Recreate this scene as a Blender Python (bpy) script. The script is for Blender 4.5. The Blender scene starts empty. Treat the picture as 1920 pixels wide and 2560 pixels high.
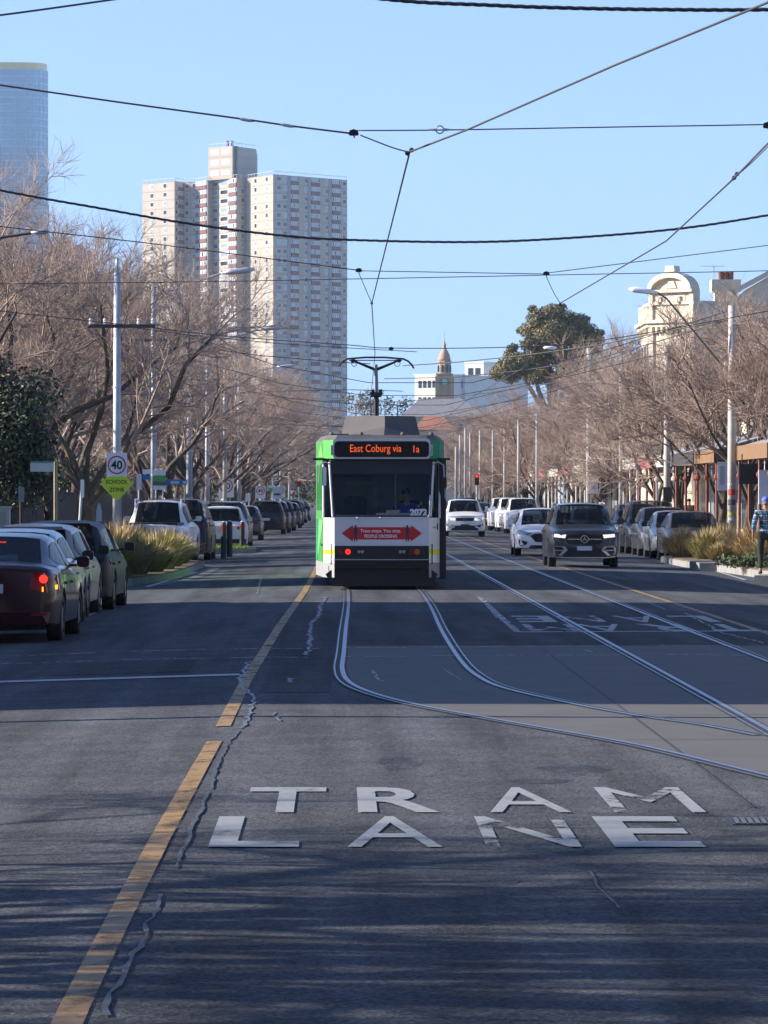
import bpy, bmesh, math, random
from mathutils import Vector, Matrix
from math import radians as R, sin, cos, pi, sqrt
random.seed(7)
S = bpy.context.scene
COL = S.collection
# ------------------------------------------------------------ camera / light
F = 11000.0            # focal length in photo pixels (1920 x 2560)
VX, HY, CH = 848.0, 1238.0, 1.85
cam = bpy.data.cameras.new('camera'); co = bpy.data.objects.new('camera', cam); COL.objects.link(co)
co.location = (0, 0, CH); co.rotation_euler = (R(90), 0, 0)
cam.sensor_fit = 'VERTICAL'; cam.sensor_height = 36; cam.sensor_width = 27
cam.lens = 36*F/2560; cam.shift_x = (960-VX)/2560; cam.shift_y = -(1280-HY)/2560
cam.clip_start = .5; cam.clip_end = 20000
S.camera = co
S.render.resolution_x = 768; S.render.resolution_y = 1024
SUN_EL, SUN_AZ = 24.0, 4.0      # azimuth: degrees beyond due left
world = bpy.data.worlds.new('World'); S.world = world; world.use_nodes = True
nt = world.node_tree; nt.nodes.clear()
sky = nt.nodes.new('ShaderNodeTexSky'); sky.sky_type = 'NISHITA'; sky.sun_disc = False
sky.sun_elevation = R(SUN_EL); sky.sun_rotation = R(-90+SUN_AZ)
sky.air_density = 1.0; sky.dust_density = 0.0; sky.ozone_density = 4.0; sky.altitude = 0
bg = nt.nodes.new('ShaderNodeBackground'); bg.inputs[1].default_value = 0.1
ow = nt.nodes.new('ShaderNodeOutputWorld')
gc = nt.nodes.new('ShaderNodeTexCoord'); sx0 = nt.nodes.new('ShaderNodeSeparateXYZ'); cx0 = nt.nodes.new('ShaderNodeCombineXYZ')
def wmath(op, a, b):
    n = nt.nodes.new('ShaderNodeMath'); n.operation = op
    for i, q in enumerate((a, b)):
        if isinstance(q, (int, float)): n.inputs[i].default_value = q
        else: nt.links.new(q, n.inputs[i])
    return n.outputs[0]
nt.links.new(gc.outputs['Generated'], sx0.inputs[0]); zz = sx0.outputs[2]       # clear winter sky: no yellow band at the horizon
zz = wmath('ADD', .105, wmath('MULTIPLY', zz, wmath('ADD', .35, wmath('MULTIPLY', zz, 1.1))))
for i in (0, 1): nt.links.new(sx0.outputs[i], cx0.inputs[i])
nt.links.new(zz, cx0.inputs[2]); mn = nt.nodes.new('ShaderNodeVectorMath'); mn.operation = 'NORMALIZE'
nt.links.new(cx0.outputs[0], mn.inputs[0]); nt.links.new(mn.outputs[0], sky.inputs[0])
tint = nt.nodes.new('ShaderNodeMix'); tint.data_type = 'RGBA'; tint.blend_type = 'MULTIPLY'; tint.inputs[0].default_value = 1; tint.inputs[7].default_value = (.92, .895, 1.06, 1)
nt.links.new(sky.outputs[0], tint.inputs[6]); nt.links.new(tint.outputs[2], bg.inputs[0]); nt.links.new(bg.outputs[0], ow.inputs[0])
sl = bpy.data.lights.new('sun', 'SUN'); sl.energy = 5.0; sl.angle = R(.5); sl.color = (1, .9, .78)
so = bpy.data.objects.new('sun', sl); COL.objects.link(so)
sd = Vector((-cos(R(SUN_EL))*cos(R(SUN_AZ)), cos(R(SUN_EL))*sin(R(SUN_AZ)), sin(R(SUN_EL))))
so.rotation_euler = sd.to_track_quat('Z', 'Y').to_euler(); so.location = (-60, 40, 60)
S.view_settings.view_transform = 'Standard'; S.view_settings.look = 'None'
S.view_settings.exposure = 1.1; S.view_settings.gamma = 1
S.render.engine = 'CYCLES'; S.cycles.max_bounces = 6; S.cycles.transparent_max_bounces = 16

# ------------------------------------------------------------ mapping
K = 1920/1659.0
def rz(X):                                  # road camber
    return -min(.16, .028*max(0, abs(X-2.46)-3.3))
def D(xd, yd, Y):                           # photo position (1659-wide view) at distance Y -> world
    return Vector(((xd*K-VX)*Y/F, Y, CH-(yd*K-HY)*Y/F))
def G(xd, yd):                              # photo position on the road
    z = 0
    for _ in range(4):
        Y = F*(CH-z)/(yd*K-HY); X = (xd*K-VX)*Y/F; z = rz(X)
    return Vector((X, Y, z))
# ------------------------------------------------------------ materials
MATS = {}
def M(name, rgb=(.5,.5,.5), rough=.6, metal=0, var=.0, scale=4, bump=0, bscale=None, coat=0, emit=None, es=1, spec=.5, detail=6, var2=0, scale2=1):
    if name in MATS: return MATS[name]
    m = bpy.data.materials.new(name); m.use_nodes = True; n = m.node_tree.nodes; l = m.node_tree.links
    b = n['Principled BSDF']
    b.inputs['Base Color'].default_value = (*rgb, 1); b.inputs['Roughness'].default_value = rough
    b.inputs['Metallic'].default_value = metal; b.inputs['Coat Weight'].default_value = coat
    b.inputs['Specular IOR Level'].default_value = spec
    if emit: b.inputs['Emission Color'].default_value = (*emit, 1); b.inputs['Emission Strength'].default_value = es
    tc = n.new('ShaderNodeTexCoord')
    src = None
    def mul(src, sc, amt):
        nz = n.new('ShaderNodeTexNoise'); nz.inputs['Scale'].default_value = sc; nz.inputs['Detail'].default_value = detail
        l.new(tc.outputs['Object'], nz.inputs['Vector'])
        mr = n.new('ShaderNodeMapRange'); mr.inputs[1].default_value = .3; mr.inputs[2].default_value = .7
        mr.inputs[3].default_value = 1-amt; mr.inputs[4].default_value = 1+amt
        l.new(nz.outputs[0], mr.inputs[0])
        mx = n.new('ShaderNodeMix'); mx.data_type = 'RGBA'; mx.blend_type = 'MULTIPLY'; mx.inputs[0].default_value = 1
        if src: l.new(src, mx.inputs[6])
        else: mx.inputs[6].default_value = (*rgb, 1)
        l.new(mr.outputs[0], mx.inputs[7]); return mx.outputs[2]
    if var: src = mul(src, scale, var)
    if var2: src = mul(src, scale2, var2)
    if src: l.new(src, b.inputs['Base Color'])
    if bump:
        nz = n.new('ShaderNodeTexNoise'); nz.inputs['Scale'].default_value = bscale or scale*3; nz.inputs['Detail'].default_value = 4
        l.new(tc.outputs['Object'], nz.inputs['Vector'])
        bp = n.new('ShaderNodeBump'); bp.inputs['Strength'].default_value = bump; bp.inputs['Distance'].default_value = .02
        l.new(nz.outputs[0], bp.inputs['Height']); l.new(bp.outputs[0], b.inputs['Normal'])
    MATS[name] = m; return m
def worn(name, rgb, thr=.42, scale=3, stretch=(1,.25,1), rough=.6, soft=.04):   # paint that has worn through to what is under it
    m = M(name, rgb, rough, var=.12, scale=14); n = m.node_tree.nodes; l = m.node_tree.links
    tc = n['Texture Coordinate']; mp = n.new('ShaderNodeMapping'); mp.inputs['Scale'].default_value = stretch
    l.new(tc.outputs['Object'], mp.inputs[0])
    nz = n.new('ShaderNodeTexNoise'); nz.inputs['Scale'].default_value = scale; nz.inputs['Detail'].default_value = 9; nz.inputs['Roughness'].default_value = .7
    l.new(mp.outputs[0], nz.inputs[0])
    mr = n.new('ShaderNodeMapRange'); mr.inputs[1].default_value = thr-soft; mr.inputs[2].default_value = thr+soft
    l.new(nz.outputs[0], mr.inputs[0]); l.new(mr.outputs[0], n['Principled BSDF'].inputs['Alpha'])
    return m
def glass(name, tint=(.55,.6,.62), clear=.5, dark=(.01,.012,.015), rough=.03):
    if name in MATS: return MATS[name]
    m = bpy.data.materials.new(name); m.use_nodes = True; n = m.node_tree.nodes; l = m.node_tree.links
    b = n['Principled BSDF']; b.inputs['Base Color'].default_value = (*dark, 1); b.inputs['Roughness'].default_value = rough
    t = n.new('ShaderNodeBsdfTransparent'); t.inputs[0].default_value = (*tint, 1)
    mx = n.new('ShaderNodeMixShader'); mx.inputs[0].default_value = clear
    l.new(b.outputs[0], mx.inputs[1]); l.new(t.outputs[0], mx.inputs[2]); l.new(mx.outputs[0], n['Material Output'].inputs[0])
    MATS[name] = m; return m
def asphalt(name, base, seed=0):
    m = M(name, base, .9, var=.16, scale=1.3, detail=8, spec=.12); n = m.node_tree.nodes; l = m.node_tree.links
    b = n['Principled BSDF']; tc = n['Texture Coordinate']
    vo = n.new('ShaderNodeTexVoronoi'); vo.inputs['Scale'].default_value = 55; l.new(tc.outputs['Object'], vo.inputs[0])
    mr = n.new('ShaderNodeMapRange'); mr.inputs[3].default_value = .4; mr.inputs[4].default_value = 1.65
    l.new(vo.outputs['Color'], mr.inputs[0])
    mp = n.new('ShaderNodeMapping'); mp.inputs['Scale'].default_value = (1.4, .06, 1); l.new(tc.outputs['Object'], mp.inputs[0])
    nz = n.new('ShaderNodeTexNoise'); nz.inputs['Scale'].default_value = 1.5; nz.inputs['Detail'].default_value = 5; l.new(mp.outputs[0], nz.inputs[0])
    mr2 = n.new('ShaderNodeMapRange'); mr2.inputs[1].default_value = .3; mr2.inputs[2].default_value = .7; mr2.inputs[3].default_value = .62; mr2.inputs[4].default_value = 1.3
    l.new(nz.outputs[0], mr2.inputs[0])
    mt = n.new('ShaderNodeMath'); mt.operation = 'MULTIPLY'; l.new(mr.outputs[0], mt.inputs[0]); l.new(mr2.outputs[0], mt.inputs[1])
    mx = n.new('ShaderNodeMix'); mx.data_type = 'RGBA'; mx.blend_type = 'MULTIPLY'; mx.inputs[0].default_value = 1
    l.new(b.inputs['Base Color'].links[0].from_socket, mx.inputs[6]); l.new(mt.outputs[0], mx.inputs[7]); l.new(mx.outputs[2], b.inputs['Base Color'])
    v2 = n.new('ShaderNodeTexVoronoi'); v2.inputs['Scale'].default_value = 1; mp3 = n.new('ShaderNodeMapping'); mp3.inputs['Scale'].default_value = (26, 7, 1); l.new(tc.outputs['Object'], mp3.inputs[0]); l.new(mp3.outputs[0], v2.inputs[0])
    mr3 = n.new('ShaderNodeMapRange'); mr3.inputs[3].default_value = .87; mr3.inputs[4].default_value = 1.13; l.new(v2.outputs['Color'], mr3.inputs[0])
    m3 = n.new('ShaderNodeMath'); m3.operation = 'MULTIPLY'; l.new(mt.outputs[0], m3.inputs[0]); l.new(mr3.outputs[0], m3.inputs[1]); l.new(m3.outputs[0], mx.inputs[7])
    bp = n.new('ShaderNodeBump'); bp.inputs['Strength'].default_value = .7; bp.inputs['Distance'].default_value = .006
    l.new(vo.outputs['Distance'], bp.inputs['Height']); l.new(bp.outputs[0], b.inputs['Normal'])
    return m
# ------------------------------------------------------------ mesh builder
class MB:
    def __init__(s): s.v = []; s.f = []; s.m = []
    def add(s, vs, fs, mi=0):
        o = len(s.v); s.v += [tuple(p) for p in vs]
        for f in fs: s.f.append(tuple(i+o for i in f)); s.m.append(mi)
        return s
    def box(s, x0, x1, y0, y1, z0, z1, mi=0):
        return s.add([(x0,y0,z0),(x1,y0,z0),(x1,y1,z0),(x0,y1,z0),(x0,y0,z1),(x1,y0,z1),(x1,y1,z1),(x0,y1,z1)],
              [(0,3,2,1),(4,5,6,7),(0,1,5,4),(1,2,6,5),(2,3,7,6),(3,0,4,7)], mi)
    def tube(s, pts, r, n=8, mi=0, cap=True):
        pts = [Vector(p) for p in pts]; N = len(pts)
        rs = r if isinstance(r, (list, tuple)) else [r]*N
        vs = []; up = Vector((.13,.29,1))
        for i, p in enumerate(pts):
            d = pts[min(i+1,N-1)]-pts[max(i-1,0)]
            if d.length < 1e-9: d = Vector((0,0,1))
            d.normalize(); a = d.cross(up)
            if a.length < .15: a = d.cross(Vector((1,0,.1)))
            a.normalize(); b = d.cross(a)
            for k in range(n):
                t = 2*pi*k/n; vs.append(p+(a*cos(t)+b*sin(t))*rs[i])
        fs = [(i*n+k, i*n+(k+1)%n, (i+1)*n+(k+1)%n, (i+1)*n+k) for i in range(N-1) for k in range(n)]
        if cap: fs += [tuple(range(n-1,-1,-1)), tuple((N-1)*n+k for k in range(n))]
        return s.add(vs, fs, mi)
    def prism(s, poly, d0, d1, ax='y', mi=0):          # poly of (a,b), extruded along ax; side faces and both caps
        def P(a, b, d): return {'y':(a,d,b), 'x':(d,a,b), 'z':(a,b,d)}[ax]
        n = len(poly); vs = [P(a,b,d0) for a,b in poly]+[P(a,b,d1) for a,b in poly]
        fs = [tuple(range(n-1,-1,-1)), tuple(range(n,2*n))]+[(i,(i+1)%n,n+(i+1)%n,n+i) for i in range(n)]
        return s.add(vs, fs, mi)
    def lathe(s, prof, n=16, c=(0,0,0), ax='z', mi=0, ring=False):
        if ring: prof = list(prof)+[prof[0]]
        vs = []
        for r, h in prof:
            for k in range(n):
                t = 2*pi*k/n; a, b = r*cos(t), r*sin(t)
                p = {'z':(a,b,h), 'x':(h,a,b), 'y':(a,h,b)}[ax]; vs.append((p[0]+c[0], p[1]+c[1], p[2]+c[2]))
        N = len(prof)
        fs = [(i*n+k, i*n+(k+1)%n, (i+1)*n+(k+1)%n, (i+1)*n+k) for i in range(N-1) for k in range(n)]
        if not ring: fs += [tuple(range(n-1,-1,-1)), tuple((N-1)*n+k for k in range(n))]
        return s.add(vs, fs, mi)
    def ball(s, c, rx, ry=None, rz_=None, n=10, mi=0):
        ry = ry or rx; rz_ = rz_ or rx; st = max(4, n//2); vs = []; fs = []
        for i in range(st+1):
            t = pi*i/st
            for k in range(n): vs.append((c[0]+rx*sin(t)*cos(2*pi*k/n), c[1]+ry*sin(t)*sin(2*pi*k/n), c[2]+rz_*cos(t)))
        for i in range(st):
            for k in range(n): fs.append((i*n+k, (i+1)*n+k, (i+1)*n+(k+1)%n, i*n+(k+1)%n))
        return s.add(vs, fs, mi)
    def sheet(s, poly, z, mi=0): return s.add([(x,y,(z(x) if callable(z) else z)) for x,y in poly], [tuple(range(len(poly)))], mi)
    def text(s, body, size, c, sx=1, sz=1, bold=0, flat=False, flip=False, mi=0, spacing=1):   # upright facing -Y, or flat on the ground
        vs, fs = text_geo(body, size, bold, spacing); q = -1 if flip else 1
        return s.add([(c[0]+q*a*sx, c[1]+q*b*sz, c[2]) if flat else (c[0]+q*a*sx, c[1], c[2]+b*sz) for a,b in vs], fs, mi)
    def build(s, name, mats, parent=None, smooth=False, loc=None, rot=None):
        me = bpy.data.meshes.new(name); me.from_pydata(s.v, [], s.f)
        if not isinstance(mats, (list, tuple)): mats = [mats]
        for m in mats: me.materials.append(m)
        if len(mats) > 1: me.polygons.foreach_set('material_index', s.m)
        if smooth: me.polygons.foreach_set('use_smooth', [True]*len(s.f))
        me.update(); o = bpy.data.objects.new(name, me); COL.objects.link(o)
        if parent: o.parent = parent
        if loc: o.location = loc
        if rot: o.rotation_euler = rot
        return o
TXT = {}
def text_geo(body, size, bold=0, spacing=1):
    k = (body, size, bold, spacing)
    if k in TXT: return TXT[k]
    c = bpy.data.curves.new('lettering', 'FONT'); c.body = body; c.size = size; c.offset = bold; c.align_x = 'CENTER'; c.align_y = 'CENTER'; c.resolution_u = 3; c.space_character = spacing
    o = bpy.data.objects.new('lettering', c); COL.objects.link(o)
    dg = bpy.context.evaluated_depsgraph_get(); me = o.evaluated_get(dg).to_mesh()
    vs = [(v.co.x, v.co.y) for v in me.vertices]; fs = [tuple(p.vertices) for p in me.polygons]
    ys = [v[1] for v in vs]; my = (min(ys)+max(ys))/2; vs = [(a, b-my) for a,b in vs]
    o.evaluated_get(dg).to_mesh_clear(); bpy.data.objects.remove(o); bpy.data.curves.remove(c)
    TXT[k] = (vs, fs); return TXT[k]
def T(o, label=None, cat=None, group=None, kind=None):
    if label: o['label'] = label
    if cat: o['category'] = cat
    if group: o['group'] = group
    if kind: o['kind'] = kind
    return o
def E(name, loc=(0,0,0), rot=0, label=None, cat=None, group=None):
    o = bpy.data.objects.new(name, None); COL.objects.link(o); o.location = loc; o.rotation_euler = (0,0,rot); o.empty_display_size = .2
    return T(o, label, cat, group)
def copy_tree(o, parent=None):
    c = o.copy(); COL.objects.link(c)
    if parent: c.parent = parent
    for ch in list(o.children): copy_tree(ch, c)
    return c
def subsurf(o, lv=1):
    md = o.modifiers.new('sub', 'SUBSURF'); md.levels = lv; md.render_levels = lv; return o
def rrect(x0, x1, z0, z1, r, n=4):
    ps = []
    for cx, cz, a in ((x1-r,z0+r,-90),(x1-r,z1-r,0),(x0+r,z1-r,90),(x0+r,z0+r,180)):
        for i in range(n+1): t = R(a+90*i/n); ps.append((cx+r*cos(t), cz+r*sin(t)))
    return ps

# ------------------------------------------------------------ common materials
m_asph = asphalt('asphalt', (.078,.084,.093))
m_asph2 = asphalt('asphalt_patch', (.06,.064,.07))
m_conc = M('track_concrete', (.094,.092,.088), .8, var=.12, scale=1.2, var2=.1, scale2=40, bump=.15, bscale=60)
m_kerb = M('kerb_bluestone', (.26,.255,.25), .95, spec=.05, var=.2, scale=3, bump=.3, bscale=30)
m_path = M('footpath_asphalt', (.16,.155,.15), .9, var=.2, scale=2, bump=.2, bscale=40)
m_earth = M('earth', (.12,.1,.07), .95, var=.3, scale=.4, bump=.3, bscale=8)
m_mulch = M('mulch', (.14,.095,.06), .95, var=.4, scale=9, bump=.8, bscale=30)
m_lawn = M('lawn', (.1,.17,.03), .9, var=.3, scale=6, bump=.8, bscale=60)
m_white = worn('road_white_paint', (.38,.39,.39), .40, 4)
m_white2 = worn('road_white_paint_worn', (.34,.35,.36), .47, 5, (2,.5,1))
m_whitet = worn('road_lettering_paint', (.27,.28,.28), .36, 2.6, (1,.5,1), soft=.08)
m_whitet2 = worn('road_lettering_paint_worn', (.27,.28,.28), .47, 2.2, (1,.6,1), soft=.05)
m_yellow = worn('road_yellow_paint', (.29,.175,.055), .40, 2.5, (1.6,.9,1), soft=.12)
m_steel = M('rail_steel', (.36,.38,.42), .42, 1, var=.1, scale=3)
m_groove = M('rail_groove', (.02,.02,.022), .8)
m_seal = M('crack_sealant', (.12,.13,.15), .45, var=.3, scale=8)
m_seam = M('crack_seam', (.062,.068,.076), .6, var=.3, scale=8)
m_galv = M('galvanised_steel', (.45,.47,.5), .5, .35, var=.12, scale=3)
m_concpole = M('pole_concrete', (.5,.47,.42), .8, var=.15, scale=3, bump=.2, bscale=30)
m_wire = M('wire', (.05,.05,.055), .6)
m_cable = M('cable', (.03,.03,.035), .55, bump=.8, bscale=20)
m_black = M('black_plastic', (.012,.012,.014), .45)
m_rubber = M('tyre_rubber', (.018,.018,.019), .8)
m_chrome = M('chrome', (.75,.76,.78), .12, 1)
m_alloy = M('alloy', (.5,.51,.53), .28, .9)
m_signw = M('sign_white', (.82,.83,.84), .5, var=.04, scale=3)
m_signk = M('sign_black', (.015,.015,.017), .5)
m_signr = M('sign_red', (.55,.03,.05), .5)
m_yg = M('sign_yellow_green', (.62,.78,.03), .5)
m_timber = M('weathered_timber', (.07,.06,.055), .85, var=.3, scale=5)
# ============================================================ SETTING
def struct(mb, name, mats, smooth=False): return T(mb.build(name, mats, smooth=smooth), kind='structure')
LK, RK = -5.75, 11.65        # kerb lines
g = MB(); g.sheet([(-225,-125),(225,-125),(225,2600),(-225,2600)], -.22); struct(g, 'ground', m_earth)
xs = [LK, -4.6, -3.4, -2.2, -.84, 2.46, 5.76, 7.2, 8.6, 10.1, RK]
rd = MB(); ys = [-40, 0, 20, 40, 60, 80, 100, 150, 250, 400, 1100]
rd.add([(x,y,rz(x)) for y in ys for x in xs], [(j*len(xs)+i, j*len(xs)+i+1, (j+1)*len(xs)+i+1, (j+1)*len(xs)+i) for j in range(len(ys)-1) for i in range(len(xs)-1)])
struct(rd, 'road', m_asph)
for nm, a, b in (('footpath', -60, 80.5), ('footpath', 91, 1100)):
    mb = MB(); mb.box(-9.6, LK-.3, a, b, -.3, -.02); struct(mb, nm, m_path)
    mb = MB(); mb.box(LK-.298, LK, a, b, -.3, -.008); struct(mb, 'kerb', m_kerb)
mb = MB(); mb.box(RK+.302, 15.4, -60, 1100, -.3, -.02); struct(mb, 'footpath', m_path)
mb = MB(); mb.box(RK, RK+.3, -60, 1100, -.3, -.008); struct(mb, 'kerb', m_kerb)
mb = MB(); mb.box(-60, LK-.3, 80.5, 91, -.3, -.15); struct(mb, 'side_road', m_asph)

# concrete track slab where the rails swing over, darker resealed asphalt either side
sl_pts = [(742,1418),(732,1450),(745,1475),(800,1500),(900,1525),(1050,1555),(1200,1582),(1390,1615),(1659,1680)]
left = [G(a-4,b+1) for a,b in sl_pts]
poly = [(p.x, p.y) for p in left]+[(4.6, 22), (5.55, 22), (5.55, 54), (.03, 54)]
mb = MB(); mb.sheet(poly, lambda x: rz(x)+.004); struct(mb, 'tram_track_slab', m_conc)
mb = MB(); mb.sheet([(-.75,54.05),(5.6,54.05),(5.6,70),(-.75,70)], .0035); mb.sheet([(-.75,41.2),(-.08,41.2),(-.08,54),(-.75,54)], .0035); struct(mb, 'road_patch', m_asph2)

def ribbon(mb, pts, w, z=.008, jag=0, mi=0):
    pts = [Vector((p[0], p[1], 0)) for p in pts]; vs = []
    for i, p in enumerate(pts):
        d = (pts[min(i+1,len(pts)-1)]-pts[max(i-1,0)]).normalized(); nrm = Vector((-d.y, d.x, 0))
        a = w[i] if isinstance(w, list) else w
        if jag: a *= random.uniform(1-jag, 1+jag)
        for s in (1, -1): q = p+nrm*a/2*s; vs.append((q.x, q.y, rz(q.x)+z))
    mb.add(vs, [(2*i, 2*i+1, 2*i+3, 2*i+2) for i in range(len(pts)-1)], mi)
def smooth_path(pts, n=4):                 # Catmull-Rom
    out = []
    for i in range(len(pts)-1):
        p0, p1, p2, p3 = pts[max(i-1,0)], pts[i], pts[i+1], pts[min(i+2,len(pts)-1)]
        for k in range(n):
            t = k/n; out.append(tuple(.5*((2*p1[j])+(-p0[j]+p2[j])*t+(2*p0[j]-5*p1[j]+4*p2[j]-p3[j])*t*t+(-p0[j]+3*p1[j]-3*p2[j]+p3[j])*t**3) for j in range(2)))
    return out+[tuple(pts[-1][:2])]
def rail(pts, side):
    mb = MB(); ribbon(mb, pts, .16, .0065, mi=1)
    off = lambda d: [(p[0]+d, p[1]) for p in pts]
    ribbon(mb, off(-.03*side), .05, .011); ribbon(mb, off(.052*side), .018, .010)
    struct(mb, 'tram_rail', [m_steel, m_groove])
curveL = [(.14,900),(.14,400),(.14,200),(.14,120)]+[(.14,80)]+[tuple(G(a,b)[:2]) for a,b in ((742,1360),(737,1412),(733,1446),(747,1474),(800,1499),(900,1525),(1050,1553),(1200,1580),(1390,1615),(1659,1680),(1990,1760))]
curveR = [(1.575,900),(1.575,400),(1.575,200),(1.575,120)]+[(1.575,80)]+[tuple(G(a,b)[:2]) for a,b in ((958,1362),(1000,1427),(1040,1463),(1100,1489),(1250,1523),(1400,1550),(1520,1567),(1640,1590))]
rail(smooth_path(curveL), -1); rail(smooth_path(curveR), 1)
rail([(3.345,900),(3.345,300),(3.345,100),(3.345,10)], -1); rail([(4.78,900),(4.78,300),(4.78,100),(4.78,10)], 1)

# markings
yl = [(-.75,300),(-.6,150),(-.57,108),(-.66,85),(-.84,62),(-.93,43.5)]+[tuple(G(a,b)[:2]) for a,b in ((482,1570),)]
mb = MB(); ribbon(mb, yl, .12, .007); struct(mb, 'road_marking', m_yellow)
yl = [tuple(G(a,b)[:2]) for a,b in ((463,1603),(430,1661),(345,1815),(270,1960),(207,2085),(165,2170),(128,2250))]
mb = MB(); ribbon(mb, yl, .115, .007); struct(mb, 'road_marking', m_yellow)
mb = MB(); ribbon(mb, [(5.72,400),(5.7,200),(5.7,110),(5.72,80),(5.72,50)], .1, .007); struct(mb, 'road_marking', m_yellow)
def mark(p0, p1, w, m=m_white, z=.007):
    a, b = G(*p0), G(*p1); n = 6
    mb = MB(); ribbon(mb, [(a.x+(b.x-a.x)*i/n, a.y+(b.y-a.y)*i/n) for i in range(n+1)], w, z); struct(mb, 'road_marking', m)
mark((-260,1482), (518,1458), .42)                                              # stop line
for seg in (((-160,1424),(45,1418)),((60,1417),(228,1410)),((280,1408),(462,1403)),((505,1403),(690,1402)),((748,1400),(890,1400)),((935,1399),(1100,1397)),((1130,1397),(1330,1396)),((1420,1395),(1600,1396)),
            ((-160,1440),(200,1429)),((255,1426),(438,1423)),((498,1422),(665,1421)),((748,1419),(890,1419)),((930,1417),(1130,1416)),((1160,1416),(1340,1416)),((1440,1415),(1640,1417))):
    mark(*seg, .1, m_white2)
mark((1118,1366), (1659,1364), .22); mark((1118,1366), (1035,1290), .09, m_white2)
mark((210,1322), (152,1345), .1); mark((252,1300), (215,1318), .1)                      # parking bays
mark((318,1268),(425,1236), .12); mark((1610,1253),(1540,1232), .1)
# lettering: camera-facing TRAM LANE, and the oncoming one upside down
def road_word(chars, y0, y1, centres, width, flip=False, m=m_whitet, bold=.02):
    mb = MB(); m2 = MB(); Yc = (y0+y1)/2; L = abs(y1-y0)
    for ch, xc in zip(chars, centres):
        vs, fs = text_geo(ch, 1, 0 if ch in 'MNA' else bold); x0 = min(v[0] for v in vs); x1 = max(v[0] for v in vs); h = max(v[1] for v in vs)-min(v[1] for v in vs)
        w = width*(1.12 if ch == 'M' else .95 if ch in 'LE' else 1.0); q = -1 if flip else 1
        (m2 if ch in 'MN' else mb).add([(xc+q*((a-(x0+x1)/2)/(x1-x0)*w), Yc+q*b/h*L, rz(xc)+.0075) for a,b in vs], fs)
    struct(m2, 'road_lettering', m_whitet2); return struct(mb, 'road_lettering', m)
yT0, yT1 = G(620,1757).y, G(620,1703).y; yL0, yL1 = G(620,1832).y, G(620,1766).y
road_word('TRAM', yT0, yT1, [G(619,1730).x, G(857,1730).x, G(1131,1730).x, G(1400,1730).x], .475)
road_word('LANE', yL0, yL1, [G(555,1800).x, G(848,1800).x, G(1137,1800).x, G(1398,1800).x], .50)
yA, yB = G(1300,1364).y, G(1300,1349).y; yC, yD_ = G(1300,1346).y, G(1300,1333).y
road_word('MART'[::-1], yA, yB, [5.42, 4.55, 3.68, 2.95], .62, True)
road_word('LANE', yC+.3, yD_+.5, [5.28, 4.45, 3.6, 2.9], .6, True)
# sealed cracks
def crack(pts, w=.05, seed=1, m=m_seal, j=.05):
    random.seed(seed); w3 = [G(*p) for p in pts]; out = []
    for i in range(len(w3)-1):
        n = max(2, int((w3[i+1]-w3[i]).length/.22))
        for k in range(n):
            p = w3[i].lerp(w3[i+1], k/n); out.append((p.x+random.uniform(-j,j)*.55, p.y))
    mb = MB(); ribbon(mb, out, w*.55, .009, jag=.6); struct(mb, 'sealed_crack', m)
crack([(620,1455-22),(598,1465),(606,1482)], .05, 1) if 0 else None
crack([(538,1430),(522,1460),(520,1478),(545,1508),(543,1530),(530,1560),(516,1578)], .055, 2)
crack([(516,1580),(490,1610),(470,1650),(452,1712)], .03, 3, m_seam, j=.02); crack([(452,1712),(424,1770),(405,1815),(372,1885)], .035, 4, m_seam, j=.02)
crack([(345,1935),(325,1985),(305,2035),(268,2110),(245,2150),(215,2215)], .035, 5, m_seam, j=.03)
crack([(705,1290),(690,1312),(690,1330),(668,1352),(672,1375),(668,1395),(664,1418)], .07, 6, j=.07)
crack([(565,1248),(555,1285)], .05, 7); crack([(624,1466),(630,1478)], .06, 8); crack([(596,1540),(590,1548),(603,1553),(598,1562)], .045, 9)
crack([(805,1450),(812,1462),(826,1475)], .05, 10); crack([(960,1448),(1002,1474)], .03, 11, j=.01)
crack([(1275,1885),(1290,1915),(1320,1945),(1345,1975)], .022, 12, m_seam, j=.012); crack([(1035,1292),(1070,1330),(1110,1362)], .05, 13)
crack([(1395,1300),(1440,1318)], .05, 14); crack([(1480,1325),(1560,1368),(1659,1392)], .05, 15)
crack([(1265,1405),(1285,1412)], .05, 16)
dg = MB()
a = G(1583,1783); dg.box(a.x, a.x+.36, a.y, a.y+.5, -.1, .006, 1)
for k in range(9): dg.add([(a.x+.02+k*.038, a.y+.03, .011), (a.x+.045+k*.038, a.y+.03, .011), (a.x+.065+k*.038, a.y+.47, .011), (a.x+.04+k*.038, a.y+.47, .011)], [(0,1,2,3)])
T(dg.build('drain_grate', [M('grate_iron', (.13,.13,.135), .7, .3), m_black]), 'small steel drain grate with slanted bars in the asphalt right of the letters', 'drain grate')

def lerp_(a, b, t): return a+(b-a)*t
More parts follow.
